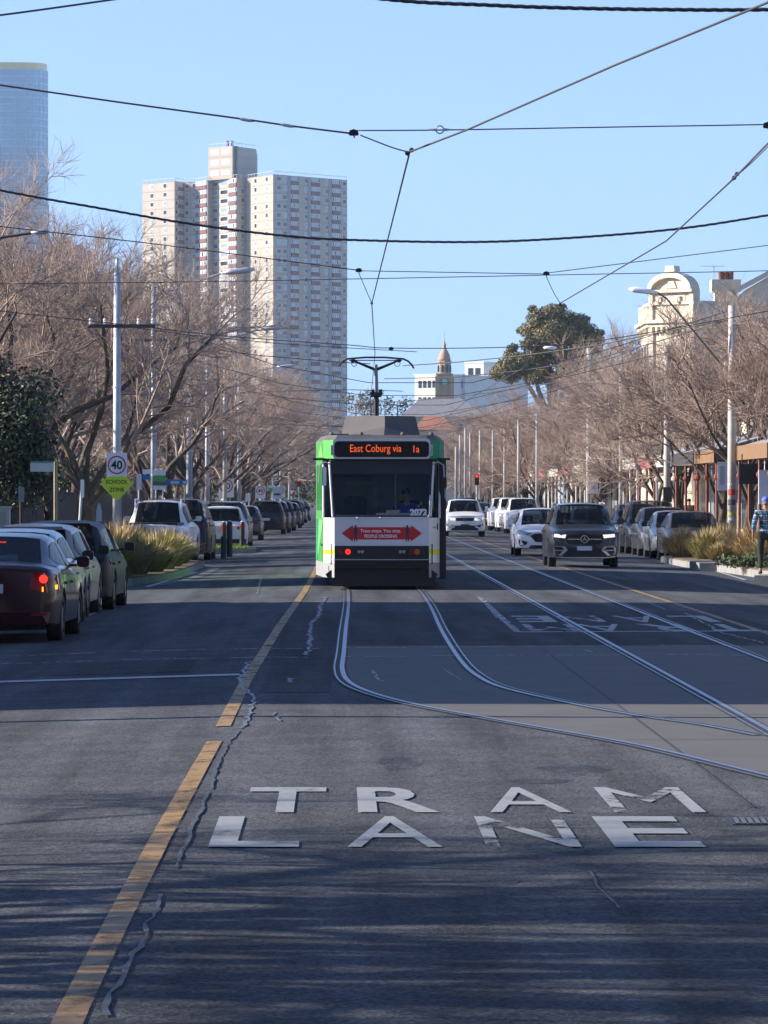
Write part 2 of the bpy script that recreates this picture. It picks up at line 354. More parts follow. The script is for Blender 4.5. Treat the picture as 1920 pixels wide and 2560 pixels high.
# kerbed planting beds and the little grass island
def bed(name, poly, h, top, kerbw=.16):
    mb = MB(); mb.prism(poly, -.3, h, 'z', 0); struct(mb, 'kerb', m_kerb)
    cx = sum(p[0] for p in poly)/len(poly); cy = sum(p[1] for p in poly)/len(poly)
    ins = []
    for x, y in poly:
        d = Vector((cx-x, cy-y)); d.normalize(); ins.append((x+d.x*kerbw*1.5, y+d.y*kerbw*1.5))
    mb = MB(); mb.prism(ins, -.1, h+.03, 'z'); return struct(mb, name, top)
bed('planting_bed', [(-6.0,94.3),(-4.45,94.6),(-3.95,99),(-3.7,105),(-3.62,118),(-4.4,121.5),(-6.0,122)], .06, m_mulch)
bed('planting_bed', [(9.35,128),(9.35,119.5),(9.75,112),(10.0,104.5),(10.6,100.5),(12.2,100.2),(12.2,128)], .06, m_mulch)
bed('grass_island', [(-5.9,144.5),(-3.2,144.8),(-2.75,147),(-3.0,152),(-4.6,155),(-5.9,155)], .08, m_lawn)
mb = MB(); mb.prism([(9.75,113.0),(9.75,116.2),(9.25,116.2),(9.25,113.0)], -.12, .11, 'z'); struct(mb, 'kerb', m_kerb)
mb = MB(); mb.prism([(9.3,98.6),(12,98.2),(12,100),(9.6,100.2)], -.2, .05, 'z'); struct(mb, 'kerb', m_kerb)
mb = MB(); ribbon(mb, [(-4.0,94.2),(-3.6,98.8),(-3.35,105),(-3.28,118),(-4,122)], .4, .006); struct(mb, 'gutter', m_conc)

# stains, slab joints and old patches
m_stain = worn('oil_stain', (.035,.038,.043), .54, 3.0, (1,.35,1), soft=.16)
def blob(xd, yd, w, l, seed):
    rng = random.Random(seed); c = G(xd, yd); n = 18; mb = MB()
    mb.sheet([(c.x+w/2*rng.uniform(.7,1.1)*cos(2*pi*k/n), c.y+l/2*rng.uniform(.7,1.1)*sin(2*pi*k/n)) for k in range(n)], lambda x: rz(x)+.0052); struct(mb, 'oil_stain', m_stain)
for k, q in enumerate(((1240,1662,.5,1.3),(1165,1688,.45,.6),(860,1650,.3,2.0),(1050,1900,.4,.7))): blob(*q, k)
mb = MB()
for y in (52.2,48.4,44.6,40.8,37.0,33.2,29.4,25.6):
    x0 = .3 if y > 42 else .75+(42-y)*.16; ribbon(mb, [(x0,y),(2.5,y+.02),(5.5,y)], .02, .0075)
ribbon(mb, [(2.45,26),(2.45,40),(2.45,53.9)], .018, .0075); struct(mb, 'slab_joint', M('joint_tar', (.03,.032,.035), .7))
for k, (x0, x1, y0, y1) in enumerate(((-3.3,-1.6,46.5,50),(5.9,7.6,88,97),(-2.8,-1.1,104,118))):
    mb = MB(); rng = random.Random(k); n = 5
    pts = [(lerp_(x0,x1,i/n), y0+rng.uniform(-.06,.06)) for i in range(n)]+[(x1+rng.uniform(-.02,.02), lerp_(y0,y1,i/n)) for i in range(n)]+[(lerp_(x1,x0,i/n), y1+rng.uniform(-.06,.06)) for i in range(n)]+[(x0+rng.uniform(-.02,.02), lerp_(y1,y0,i/n)) for i in range(n)]
    mb.sheet(pts, lambda x: rz(x)+.0042); struct(mb, 'road_patch', m_asph2)
# ============================================================ TRAM
m_tgreen = M('tram_green_paint', (.1,.46,.09), .35, coat=.4, var=.05, scale=2)
m_tgreen2 = M('tram_light_green_paint', (.25,.66,.16), .35, coat=.4)
m_tgreen3 = M('tram_dark_and_shaded_green', (.02,.25,.13), .65, spec=.2)
m_twhite = M('tram_white_paint', (.72,.73,.74), .35, coat=.4, var=.06, scale=2)
m_tgrey = M('tram_grey_skirt', (.3,.31,.32), .5, var=.12, scale=3)
m_troof = M('tram_roof', (.1,.097,.095), .75, var=.2, scale=2)
m_tdark = M('tram_dark_trim', (.015,.015,.018), .4)
m_tin = M('tram_interior', (.26,.29,.35), .7, var=.1)
m_tseat = M('tram_seat', (.015,.03,.07), .8)
m_led = M('sign_led', (.5,.05,.01), .5, emit=(1,.13,.02), es=.42)
m_redlamp = M('lit_red_lamp', (.6,.02,.02), .4, emit=(1,.02,.01), es=1.2)
m_dimred = M('red_lens', (.25,.012,.01), .2, coat=.6)
m_dimamber = M('amber_lens', (.5,.13,.01), .2, coat=.6)
m_lens = M('clear_lens', (.55,.57,.6), .12, .6)
m_tyl = M('reflective_yellow', (.75,.8,.02), .5)
m_tglass = glass('tram_glass', (.8,.86,.93), .74, (.008,.01,.013))
m_arrow = M('sticker_red', (.6,.02,.025), .5)
TX, TY = .83, 86.0
tram = E('tram', (TX, TY, 0), 0, 'green and white tram coming head-on along the middle track with its destination sign lit', 'tram')
FR = .06     # lean of the front
def yf(z): return 0 if z <= 1.41 else (z-1.41)*.14
def plan(z, left):
    q = yf(z); s = -1 if left else 1
    return [(.925*s, q), (1.14*s, .42+q*.8), (1.30*s, 3.4), (1.30*s, 19.8), (1.14*s, 22.7), (.925*s, 23.1)]
b = MB()
def band(z0, z1, mats, left, skip=()):
    a, c = plan(z0, left), plan(z1, left)
    for i in range(5):
        if i in skip: continue
        b.add([(*a[i],z0),(*a[i+1],z0),(*c[i+1],z1),(*c[i],z1)], [(0,1,2,3)], mats[i])
# materials: 0 green 1 white 2 grey 3 dark 4 light green 5 roof 6 yellow 7 dark green, livery facet and right side shade
for left in (True, False):
    sd_ = 0 if left else 7  # right side takes a darker green: its shade is put into the colour
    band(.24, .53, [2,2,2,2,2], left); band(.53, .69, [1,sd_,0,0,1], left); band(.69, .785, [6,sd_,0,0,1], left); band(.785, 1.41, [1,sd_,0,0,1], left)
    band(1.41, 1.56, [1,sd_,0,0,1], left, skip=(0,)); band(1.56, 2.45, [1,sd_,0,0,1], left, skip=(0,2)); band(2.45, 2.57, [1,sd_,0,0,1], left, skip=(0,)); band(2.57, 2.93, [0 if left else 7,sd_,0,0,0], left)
    a, c = plan(2.93, left), [(x*.93, y+(.1 if y < 5 else -.1)) for x, y in plan(2.93, left)]
    for i in range(5): b.add([(*a[i],2.93),(*a[i+1],2.93),(*c[i+1],3.03),(*c[i],3.03)], [(0,1,2,3)], 5)
pl = [(x*.93, y+(.1 if y < 5 else -.1)) for x, y in plan(2.93, True)]; pr = [(x*.93, y+(.1 if y < 5 else -.1)) for x, y in plan(2.93, False)]
b.add([(x,y,3.03) for x,y in pl+pr[::-1]], [tuple(range(12))], 5)
b.add([(-.925,yf(2.93),2.93),(.925,yf(2.93),2.93),(.86,yf(2.93)+.1,3.03),(-.86,yf(2.93)+.1,3.03)], [(0,1,2,3)], 5)
b.box(-.925, .925, 23.0, 23.1, .53, 2.93, 1)
b.box(-.925, .925, 0.0, .06, .86, 1.395, 1)                              # lower front panel
b.box(-.93, .93, -.012, .08, 1.395, 1.425, 1)
b.box(-1.0, 1.0, .1, 22.9, .50, .9, 3); b.box(-1.12,1.12,3,20,.26,.5,3)       # floor / underframe
b.add([(-1.24,3.2,2.9),(1.24,3.2,2.9),(1.24,20,2.9),(-1.24,20,2.9)], [(0,1,2,3)], 3)
# green side facets of the livery (left side, standing 3 mm proud)
def side(yz, mi, left=True):
    out = []
    for y, z in yz:
        p = plan(z, left)
        for i in range(5):
            if p[i][1] <= y <= p[i+1][1]:
                t = (y-p[i][1])/(p[i+1][1]-p[i][1]); x = p[i][0]+(p[i+1][0]-p[i][0])*t; break
        out.append((x+(-.006 if left else .006), y-.002, z))
    b.add(out, [tuple(range(len(out)))], mi)
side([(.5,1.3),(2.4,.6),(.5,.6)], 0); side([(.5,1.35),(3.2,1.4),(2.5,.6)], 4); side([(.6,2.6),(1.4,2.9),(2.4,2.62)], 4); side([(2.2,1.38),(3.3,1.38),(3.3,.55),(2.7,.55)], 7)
body = b.build('body', [m_tgreen, m_twhite, m_tgrey, m_tdark, m_tgreen2, m_troof, m_tyl, m_tgreen3], tram)
# windscreen: centre pane, corner panes, white posts
def quad(mb, p, mi=0): return mb.add(p, [(0,1,2,3)], mi)
w = MB(); quad(w, [(-.9,yf(1.44)+.01,1.44),(.9,yf(1.44)+.01,1.44),(.985,yf(2.55)+.01,2.55),(-.985,yf(2.55)+.01,2.55)]); w.build('windscreen', m_tglass, tram)
w = MB()
quad(w, [(-.985,yf(2.3)+.004,2.26),(.985,yf(2.3)+.004,2.26),(.985,yf(2.55)+.004,2.56),(-.985,yf(2.55)+.004,2.56)])
for s in (-1, 1): w.tube([(.925*s,yf(1.43)+.012,1.43),(.99*s,yf(2.55)+.012,2.55)], .03, 6)
w.tube([(-.93,.008,1.435),(.93,.008,1.435)], .02, 6); w.tube([(-.07,yf(1.44)+.01,1.44),(-.07,yf(2.3)+.01,2.3)], .006, 4)
w.build('windscreen_surround', m_tdark, tram)
for s in (-1, 1):
    w = MB(); quad(w, [(.95*s,yf(1.5)+.05,1.52),(1.125*s,.41+yf(1.6)*.8,1.62),(1.135*s,.41+yf(2.4)*.8,2.42),(1.0*s,yf(2.5)+.03,2.5)]); w.build('corner_window', m_tglass, tram)
    w = MB(); w.tube([(.955*s,yf(1.43)+.01,1.43),(1.02*s,yf(2.5)+.0,2.5)], .024, 6)
    w.tube([(1.14*s,.43,1.4),(1.14*s,.43+.12,2.57)], .025, 6); w.build('front_post', m_twhite, tram)
# the side windows and doors
for k, (y0, y1) in enumerate(((.75,1.6),(1.7,3.0),(3.6,6.2),(6.4,9),(9.2,11.6),(11.8,14.2),(14.4,16.8),(17,19.6))):
    w = MB(); L = []
    for (y, z) in ((y0,1.55),(y1,1.55),(y1,2.45),(y0,2.45)):
        p = plan(z, True)
        for i in range(5):
            if p[i][1] <= y <= p[i+1][1]: t = (y-p[i][1])/(p[i+1][1]-p[i][1]); x = p[i][0]+(p[i+1][0]-p[i][0])*t; break
        L.append((x-.008, y, z))
    quad(w, L); w.build('side_window', m_tglass, tram)
w = MB(); w.prism([(1.13,.46),(1.29,2.9),(1.31,2.9),(1.17,.46)], .2, 2.56, 'z'); w.prism([(1.17,.44),(1.27,.44),(1.31,2.4),(1.2,2.4)], .2, 2.58, 'z'); w.build('door', m_tdark, tram)
for y0 in (8.2, 16.2):
    w = MB(); w.box(1.28, 1.325, y0, y0+1.6, .3, 2.5); w.build('door', m_tdark, tram)
for k in range(6):
    w = MB(); y0 = 3.4+k*2.74; w.box(1.285, 1.295, y0, y0+2.7, 1.55, 2.45); w.build('side_window', m_tglass, tram)
for s in (-1, 1): w = MB(); w.box(1.225*s-.12, 1.225*s+.12, .45, 1.0, 2.54, 2.58); w.build('rain_gutter', m_tdark, tram)
# destination box
ds = MB(); ds.prism(rrect(-.955,.955,2.56,2.955,.07), .04, .3, 'y', 0)
ds.prism(rrect(-.925,.925,2.595,2.905,.07), .025, .05, 'y', 1)
dest = ds.build('destination_sign', [m_twhite, M('sign_screen', (.006,.006,.007), .3)], tram)
t = MB(); t.text('East Coburg via', .19, (-.12,.02,2.745), sx=.84, sz=1.1); t.build('lettering', m_led, dest); t = MB(); t.text('1a', .19, (.665,.02,2.755), sx=.85, sz=1.05)
t.build('lettering', m_led, dest)
for s in (-1,1):
    w = MB(); w.box(.975*s-.02, .975*s+.02, .0, .12, 2.63, 2.83, 0); w.box(.975*s-.014, .975*s+.014, -.006, 0, 2.65, 2.81, 1); w.build('route_lamp', [m_twhite, m_lens], tram)
# lower front: number, sticker, lamp band, bumper
t = MB(); t.text('2072', .165, (.72,yf(1.53)-.004,1.515), bold=.01); t.build('fleet_number', m_signw, tram)
t = MB(); t.text('2072', .05, (1.03,.16,1.22), bold=.001); t.build('fleet_number', m_signk, tram)
ar = MB(); ar.prism([(-.785,1.105),(-.565,1.265),(-.565,1.225),(.575,1.225),(.575,1.265),(.785,1.105),(.575,.945),(.575,.985),(-.565,.985),(-.565,.945)], -.006, 0, 'y')
sticker = ar.build('arrow_sticker', m_arrow, tram)
t = MB(); t.text('Tram stops. You stop.', .088, (-.02,-.009,1.145), bold=.0016); t.build('lettering', m_signw, sticker); t = MB(); t.text('PEOPLE CROSSING', .082, (-.02,-.009,1.05), sx=.93, bold=.0022); t.build('lettering', m_signw, sticker)
for cx, q in ((-.51,1),(.505,-1)):
    t = MB(); fig = [(-.03,.945),(-.012,.945),(0,1.06),(.02,.95),(.04,.95),(.028,1.1),(.045,1.12),(.04,1.2),(.022,1.215),(.026,1.255),(.0,1.27),(-.02,1.25),(-.012,1.215),(-.035,1.2),(-.045,1.12),(-.025,1.1)]
    t.prism([(cx+q*a*.9, z) for a,z in fig], -.011, -.008, 'y'); t.build('walker_picture', M('sticker_dark', (.06,.05,.07), .6), sticker)
lb = MB(); lb.box(-.925,.925,-.02,.05,.615,.855); lb.build('lamp_band', m_tdark, tram)
def disc(mb, c, r, y0, y1, n=16, mi=0): mb.lathe([(r,y0),(r,y1)], n, (c[0],0,c[1]), 'y', mi)
l_ = MB(); disc(l_, (-.66,.745), .052, -.034, -.02); rl = l_.build('tail_lamp', m_redlamp, tram)
l_ = MB(); l_.add([(-.66-.03,-.037,.735),(-.66-.02,-.037,.725),(-.66+.03,-.037,.755),(-.66+.02,-.037,.765)], [(0,1,2,3)]); l_.add([(-.66-.03,-.0372,.755),(-.66-.02,-.0372,.765),(-.66+.03,-.0372,.735),(-.66+.02,-.0372,.725)], [(0,1,2,3)]); l_.build('lamp_cross', m_dimred, rl)
l_ = MB(); disc(l_, (-.8,.745), .05, -.03, -.02); l_.build('indicator', m_dimred, tram)
l_ = MB(); disc(l_, (.69,.745), .055, -.03, -.02); l_.build('indicator', m_dimamber, tram)
l_ = MB(); l_.box(.56,.64,-.03,-.02,.7,.79); l_.build('tail_lamp', m_dimred, tram)
for x in (-.41, .40):
    l_ = MB(); l_.prism(rrect(x-.075,x+.075,.69,.8,.02), -.028, -.02, 'y', 1); disc(l_, (x-.033,.745), .032, -.04, -.028); disc(l_, (x+.033,.745), .032, -.04, -.028)
    l_.build('headlight', [m_lens, m_tdark], tram)
bp = MB(); bp.prism([(-.93,-.1),(.93,-.1),(1.0,.15),(-1.0,.15)], .585, .6, 'z', 1)
for k in range(3): bp.box(-.92,.92,-.09+.0,.1,.435+k*.05,.47+k*.05)
bp.box(-.9,.9,-.04,.1,.42,.585); bp.prism([(-.95,.42),(.95,.42),(1.1,.3),(.95,.07),(-.95,.07),(-1.1,.3)], .1, .9, 'y')
bp.build('bumper', [m_tdark, m_galv], tram)
for y in (3.8, 5.6, 17.4, 19.2):
    for s in (-1, 1):
        w = MB(); w.lathe([(.1,-.05),(.33,-.05),(.33,.04),(.36,.05),(.1,.06)], 20, (.72*s, y, .345), 'x'); w.build('wheel', m_galv, tram)
for s in (-1, 1):
    w = MB(); w.tube([(1.0*s,.12,2.45),(1.1*s,.0,2.5),(1.21*s,-.02,2.44),(1.225*s,-.02,2.1)], .012, 6, 1)
    if s < 0: w.prism(rrect(-1.16,-1.07,2.02,2.42,.04), -.06, -.03, 'y'); w.prism(rrect(-1.15,-1.08,2.03,2.41,.035), -.064, -.06, 'y', 2)
    else: w.prism(rrect(1.19,1.27,1.98,2.2,.03), -.05, -.02, 'y'); w.tube([(1.24,-.01,1.78),(1.24,-.01,1.98)], .01, 5, 1)
    w.build('mirror', [m_tdark, m_galv, m_signw], tram)
w = MB(); w.tube([(.93,-.02,1.44),(.945,yf(1.85)-.02,1.85)], .013, 5, 0); w.tube([(.9,-.02,1.42),(.93,-.02,1.45)], .02, 5, 0); w.build('wiper', m_twhite, tram)
for x in (-.47, -.02): 
    w = MB(); w.ball((x,-.02,1.405), .03, .03, .02, 8); w.build('wiper_pivot', m_galv, tram)
for q in ((-1.09,-1.05,.3,.42,.95,1.25),(1.08,1.11,.32,.42,1.17,1.3),(-1.04,-1.0,.2,.3,.36,.46)): w = MB(); w.box(*q); w.build('panel_vent', m_tdark, tram)
# interior
i_ = MB(); i_.box(-1.1,1.1,1.9,1.95,.9,1.62,0); i_.box(-1.1,-.2,1.9,1.95,1.62,2.3,0); i_.box(.95,1.1,1.9,1.95,1.62,2.3,0); i_.box(-1.1,1.1,1.9,1.95,2.2,2.5,0); i_.box(-1.2,1.2,9,9.05,.9,2.6,0); i_.box(-.95,.95,.12,.5,.9,1.46,0); i_.box(-1.2,1.2,.6,3.4,.86,.9,0)
i_.box(-.1,.62,.2,.45,1.46,1.5,2); i_.box(.1,.35,.25,.4,1.5,1.56,2); i_.box(-.14,.02,1.86,1.9,1.78,2.02,2); i_.box(-.02,.07,1.86,1.9,1.75,1.9,3); i_.box(-.7,-.2,1.87,1.9,2.06,2.12,2)
i_.prism(rrect(-.72,-.28,1.4,1.83,.1), 1.2, 1.4, 'y', 1); i_.tube([(.28,.9,.9),(.28,.9,2.5)], .015, 6, 2); i_.prism(rrect(.36,.5,1.68,1.86,.03), 1.7, 1.75, 'y', 4)
i_.prism(rrect(.33,.8,1.2,1.75,.1), 1.25, 1.35, 'y', 1); i_.add([(.7,.6,1.62),(.73,.6,1.6),(.81,.6,1.71),(.78,.6,1.72),(.73,.6,1.64),(.71,.6,1.66)], [(0,1,4,5),(1,2,3,4)], 5)
i_.build('interior', [m_tin, m_tseat, M('cab_beige', (.4,.36,.29), .7), M('cab_notice', (.75,.45,.2), .7), M('hi_vis', (.75,.9,.03), .8), M('tick_green', (.1,.6,.25), .6)], tram)
# roof gear
rf = MB()
P0 = [(-.80,2.2,3.02),(.05,.75,3.02),(.80,2.2,3.02)]; P1 = [(-.70,2.6,3.44),(.08,1.95,3.44),(.70,2.6,3.44)]; ap = (.08,1.75,3.22)
rf.add([P0[0],P0[1],P0[2],P1[0],P1[1],P1[2],ap, (-.8,7,3.02),(.8,7,3.02),(-.7,6.6,3.44),(.7,6.6,3.44)],
       [(0,6,4,3),(6,2,5,4),(0,1,6),(1,2,6),(3,4,5,10,9),(0,3,9,7),(2,8,10,5),(7,9,10,8)])
fair = rf.build('roof_fairing', M('tram_fairing', (.085,.08,.08), .7, var=.12, scale=2), tram)
for q in ((-.62,.62,1.3,1.9,3.031,3.05),(-.95,-.64,.7,1.2,3.031,3.06),(-.8,.8,8,20,3.031,3.2)): rp = MB(); rp.box(*q); rp.build('roof_box', m_troof, tram)
for x in (-.98,.98,-.4,.42): rp = MB(); rp.ball((x,.6,3.05), .05, .05, .05, 8); rp.build('roof_cap', m_troof, tram)
pg = E('pantograph', (0,0,0)); pg.parent = tram
yP = 4.2
p = MB(); p.tube([(-.07,yP,3.42),(-.07,yP,3.86)], .055, 8); p.prism([(-.17,3.86),(.03,3.86),(.07,3.96),(-.21,3.96)], yP-.08, yP+.08, 'y'); p.build('mast', m_tdark, pg) if 0 else None; p.tube([(-.15,yP,3.9),(-.15,yP,4.02)],.035,8); p.tube([(.02,yP,3.9),(.02,yP,4.02)],.035,8); p.build('mast', m_tdark, pg)
p = MB(); p.tube([(-.07,yP,3.95),(-.08,yP,4.53)], [.05,.04], 8); p.build('arm', M('panto_grey', (.2,.24,.3), .5, .4), pg)
p = MB()
for s in (-1,1):
    p.tube([(-.08,yP,4.42),(-.08+s*.25,yP-.02,4.52),(-.08+s*.44,yP-.02,4.6)], [.033,.027,.022], 6); p.ball((-.08+s*.47,yP-.03,4.605), .055, .06, .04, 8)
    p.build('yoke', m_tdark, pg); p = MB(); lp = [(-.08+s*.44+.06*cos(a*pi/6), yP, 4.56+.07*sin(a*pi/6)) for a in range(13)]; p.tube(lp, .008, 4); p.build('cable_loop', m_tdark, pg); p = MB()
p.tube([(-.2,yP-.2,4.0),(-.25,yP-.2,3.98),(-.25,yP-.2,3.92),(-.1,yP-.2,3.9),(.08,yP-.2,3.92),(.08,yP-.2,3.98),(.0,yP-.2,4.0)], .01, 5)
p.build('guard_ring', m_tdark, pg)
p = MB(); hd = [(-.84,4.5),(-.77,4.58),(-.66,4.645),(-.3,4.675),(.1,4.675),(.48,4.645),(.58,4.6),(.66,4.52),(.7,4.45)]
for dy in (-.12,.12): p.tube([(x,yP+dy,z) for x,z in hd], .016, 6)
p.tube([(-.63,yP-.12,4.61),(.46,yP-.12,4.61)], .012, 5); p.build('collector_bow', M('panto_dark', (.05,.05,.055), .4, .5), pg)
# ============================================================ VEHICLES
m_cglass = glass('car_glass', (.55,.6,.62), .62, (.006,.008,.01), .02)
m_sglass = M('car_side_glass', (.008,.01,.013), .03, spec=.6)
m_cin = M('car_interior', (.05,.05,.054), .85)
m_under = M('car_underside', (.012,.012,.012), .9)
m_hl = M('headlamp', (.55,.57,.6), .1, .4, coat=1)
m_hlit = M('headlamp_lit', (.7,.72,.75), .2, emit=(1,.96,.9), es=.4)
m_hld = M('headlamp_dark', (.05,.055,.06), .1, coat=1)
m_tl = M('tail_lens', (.28,.008,.01), .15, coat=1)
m_tlit = M('tail_lit', (.6,.02,.02), .3, emit=(1,.035,.02), es=.9)
m_amb = M('indicator_lit', (.8,.4,.02), .3, emit=(1,.38,.02), es=1.0)
m_plate = M('number_plate', (.6,.62,.66), .5)
m_plated = M('number_plate_dark', (.03,.03,.035), .4)
PAINT = {}
def paint(name, rgb, metal=.3, rough=.4, coat=.35):
    return M('paint_'+name, rgb, rough, metal, coat=coat, spec=.35, var=.05, scale=1.5)
def lerp(a, b, t): return a+(b-a)*t
def pw(x, ks):
    if x <= ks[0][0]: return ks[0][1]
    for (a, u), (b, v) in zip(ks, ks[1:]):
        if x <= b: return u+(v-u)*(x-a)/(b-a)
    return ks[-1][1]
KIND = {  # znose, ycowl, zcowl, ywtop, yrtop, yrbase, zrbase, ztail, wheel radius
 'sedan': (.50,.27,.67,.45,.69,.86,.735,.70,.325), 'hatch': (.50,.235,.66,.43,.85,.965,.68,.60,.32), 'wagon': (.50,.25,.65,.43,.86,.965,.66,.60,.325),
 'suv': (.555,.245,.665,.40,.88,.975,.66,.58,.36), 'ute': (.58,.26,.67,.40,.585,.63,.63,.62,.39), 'van': (.50,.15,.6,.34,.93,.985,.55,.5,.34)}
def car(name, label, cat, kind, loc, rot, pt, L=4.6, W=1.8, H=1.5, group=None, lit=False, rear_lit=False, plate=None, rails=False, style='plain', detail=True, inside=True, amber=False, tint=False):
    zn, yc, zc, ywt, yrt, yrb, zrb, zt, rw = KIND[kind]
    zn *= H; zc *= H; zrb *= H; zt *= H; yc *= L; ywt *= L; yrt *= L; yrb *= L
    root = E(name, loc, rot, label, cat, group); h = W/2
    yo = -L/2
    fy, ry = .19*L, .19*L+.583*L; ra = rw+.055
    tk = [(0,zn),(.08,zn+.05),(.5,lerp(zn,zc,.55)),(yc,zc),(lerp(yc,ywt,.55),lerp(zc,H,.62)),(ywt,H-.045),(lerp(ywt,yrt,.35),H-.01),(lerp(ywt,yrt,.6),H-.012),(yrt,H-.06),(yrb,zrb),(L-.06,zt+.02),(L,zt-.03)]
    wk = [(0,.80*h),(.05,.89*h),(.15,.95*h),(.35,.985*h),(.7,h),(L-.8,h),(L-.3,.975*h),(L-.1,.93*h),(L-.03,.88*h),(L,.82*h)]
    top = lambda y: pw(y, tk); wd = lambda y: pw(y, wk)
    def belt(y):
        if y < yc: return top(y)-.05
        if y > yrb: return top(y)-.05
        return lerp(zc-.05, zrb-.04, (y-yc)/(yrb-yc))
    wrk = [(0,.70*h),(.15,.84*h),(yc-.05,h-.13),(yc,h-.14),(ywt,h-.25),(yrt,h-.27),(yrb,h-.17),(L-.1,h-.14),(L,.72*h)]
    wr = lambda y: min(pw(y, wrk), wd(y)-.06)
    def zb(y):
        for c in (fy, ry):
            if abs(y-c) < ra: return rw+sqrt(ra*ra-(y-c)**2)-.02
        return .23 if .25 < y < L-.25 else .25
    def sec(y):
        w, t, b, z, r = wd(y), top(y), belt(y), zb(y), wr(y)
        if t-b < .06: b = t-.06
        z = min(z, b-.14)
        return [(w-.11,z),(w-.025,z+.025),(w,max(z+.05,.55*b)),(w-.012,b-.09),(w-.06,b),(r,max(b+.02,t-.06)),(r-.09,t-.012),(.5*r,t+.014),(0,t+.022)]
    ys = {0,.03,.09,.2,.35,.55,yc,ywt,yrt,yrb,L,L-.03,L-.09,L-.2,L-.4,lerp(yc,ywt,.3),lerp(yc,ywt,.65),lerp(yrt,yrb,.5)}
    for c in (fy, ry):
        for k in range(9): ys.add(c+ra*.999*cos(pi*k/8))
        ys.add(c-ra-.01); ys.add(c+ra+.01)
    ys |= {yc+.4*k for k in range(1, int((yrb-yc)/.4))}
    ys = sorted(y for y in ys if 0 <= y <= L)
    ycab0, ycab1 = yc+.32*(ywt-yc)+.12, lerp(yrt, yrb, .55 if kind not in ('ute',) else .3)
    ym = lerp(ycab0, ycab1, .47); wins = [(ycab0, ym-.04), (ym+.04, ycab1)]
    if kind in ('suv','wagon','van'): yq = lerp(ym, ycab1, .66); wins = [(ycab0, ym-.04), (ym+.04, yq-.03), (yq+.03, ycab1)]
    ys = sorted(set(ys) | {q for w_ in wins for q in w_})
    body = MB(); wind = MB(); rear = MB(); V = []
    for y in ys:
        s = sec(y); V.append([(x, y+yo, z) for x, z in s]+[(-x, y+yo, z) for x, z in s[-2::-1]])
    n = 17
    for i in range(len(ys)-1):
        yc2 = (ys[i]+ys[i+1])/2
        for k in range(n-1):
            q = [V[i][k], V[i][k+1], V[i+1][k+1], V[i+1][k]]; hole = k in (6,7,8,9)
            if hole and yc < yc2 < ywt: wind.add(q, [(0,1,2,3)])
            elif hole and yrt < yc2 < yrb: rear.add(q, [(0,1,2,3)])
            elif k in (4, 11) and any(a_ < yc2 < b_ for a_, b_ in wins):
                Q = [Vector(p) for p in q]; t0, t1 = (.1, .88) if k == 4 else (.12, .9)
                a0, a1 = Q[0].lerp(Q[1], t0), Q[3].lerp(Q[2], t0); b0_, b1_ = Q[0].lerp(Q[1], t1), Q[3].lerp(Q[2], t1)
                body.add([Q[0], a0, a1, Q[3]], [(0,1,2,3)]); body.add([b0_, Q[1], Q[2], b1_], [(0,1,2,3)])
            else: body.add(q, [(0,1,2,3)])
        body.add([V[i][0], V[i+1][0], V[i+1][n-1], V[i][n-1]], [(0,1,2,3)], 1)
    body.add(V[0], [tuple(range(n-1,-1,-1))]); body.add(V[-1], [tuple(range(n))])
    bm = bmesh.new(); ob = body.build('body', [pt, m_under], root)
    bm.from_mesh(ob.data); bmesh.ops.remove_doubles(bm, verts=bm.verts, dist=.0004); bmesh.ops.recalc_face_normals(bm, faces=bm.faces)
    for f in bm.faces: f.smooth = True
    for e in bm.edges:
        if len(e.link_faces) == 2 and e.calc_face_angle() > R(38): e.smooth = False
    bm.to_mesh(ob.data); bm.free()
    wg = m_sglass if tint else m_cglass
    wind.build('windscreen', wg, root, True); rear.build('rear_window', wg, root, True)
    # side glass
    for s in (-1, 1):
        for a, b in wins:
            g = MB(); vs = []; N = 5
            for j in range(N+1):
                y = lerp(a, b, j/N); p4, p5 = sec(y)[4], sec(y)[5]
                for t in (.1, .88): vs.append(((lerp(p4[0],p5[0],t)+.012)*s, y+yo, lerp(p4[1],p5[1],t)+.004))
            g.add(vs, [(2*j,2*j+1,2*j+3,2*j+2) for j in range(N)]); g.build('side_window', m_cglass, root, True)
    if detail:
        for s in (-1, 1):
            for yy in (yc+.1, ym, lerp(ym, ycab1, .86)):
                g = MB(); P = []
                for j, z in enumerate((.36, .45, .6, zc-.22, zc-.13)):
                    w_ = pw(z, [(.25, wd(yy)-.025), (.5, wd(yy)), (zc-.15, wd(yy)-.012)])+.004
                    P += [(w_*s, yy+yo-.008, z), (w_*s, yy+yo+.008, z)]
                g.add(P, [(2*j,2*j+1,2*j+3,2*j+2) for j in range(4)]); g.build('door_seam', m_under, root)
            for yy in (ym-.22, lerp(ym, ycab1, .86)-.2):
                g = MB(); w_ = wd(yy); g.box(min((w_-.02)*s,(w_+.022)*s), max((w_-.02)*s,(w_+.022)*s), yy+yo-.1, yy+yo+.1, zc-.2, zc-.165); g.build('door_handle', pt, root)
    def yfr(x, back=False):
        ks = wk[:5] if not back else wk[-5:][::-1]; x = abs(x); pr = 0
        for (a, u), (b, v) in zip(ks, ks[1:]):
            if u <= x <= v: return a+(b-a)*(x-u)/(v-u)
            if x < u: return 0 if not back else L
        return 0 if x < ks[0][1] and not back else (L if x < ks[0][1] else ks[-1][0])
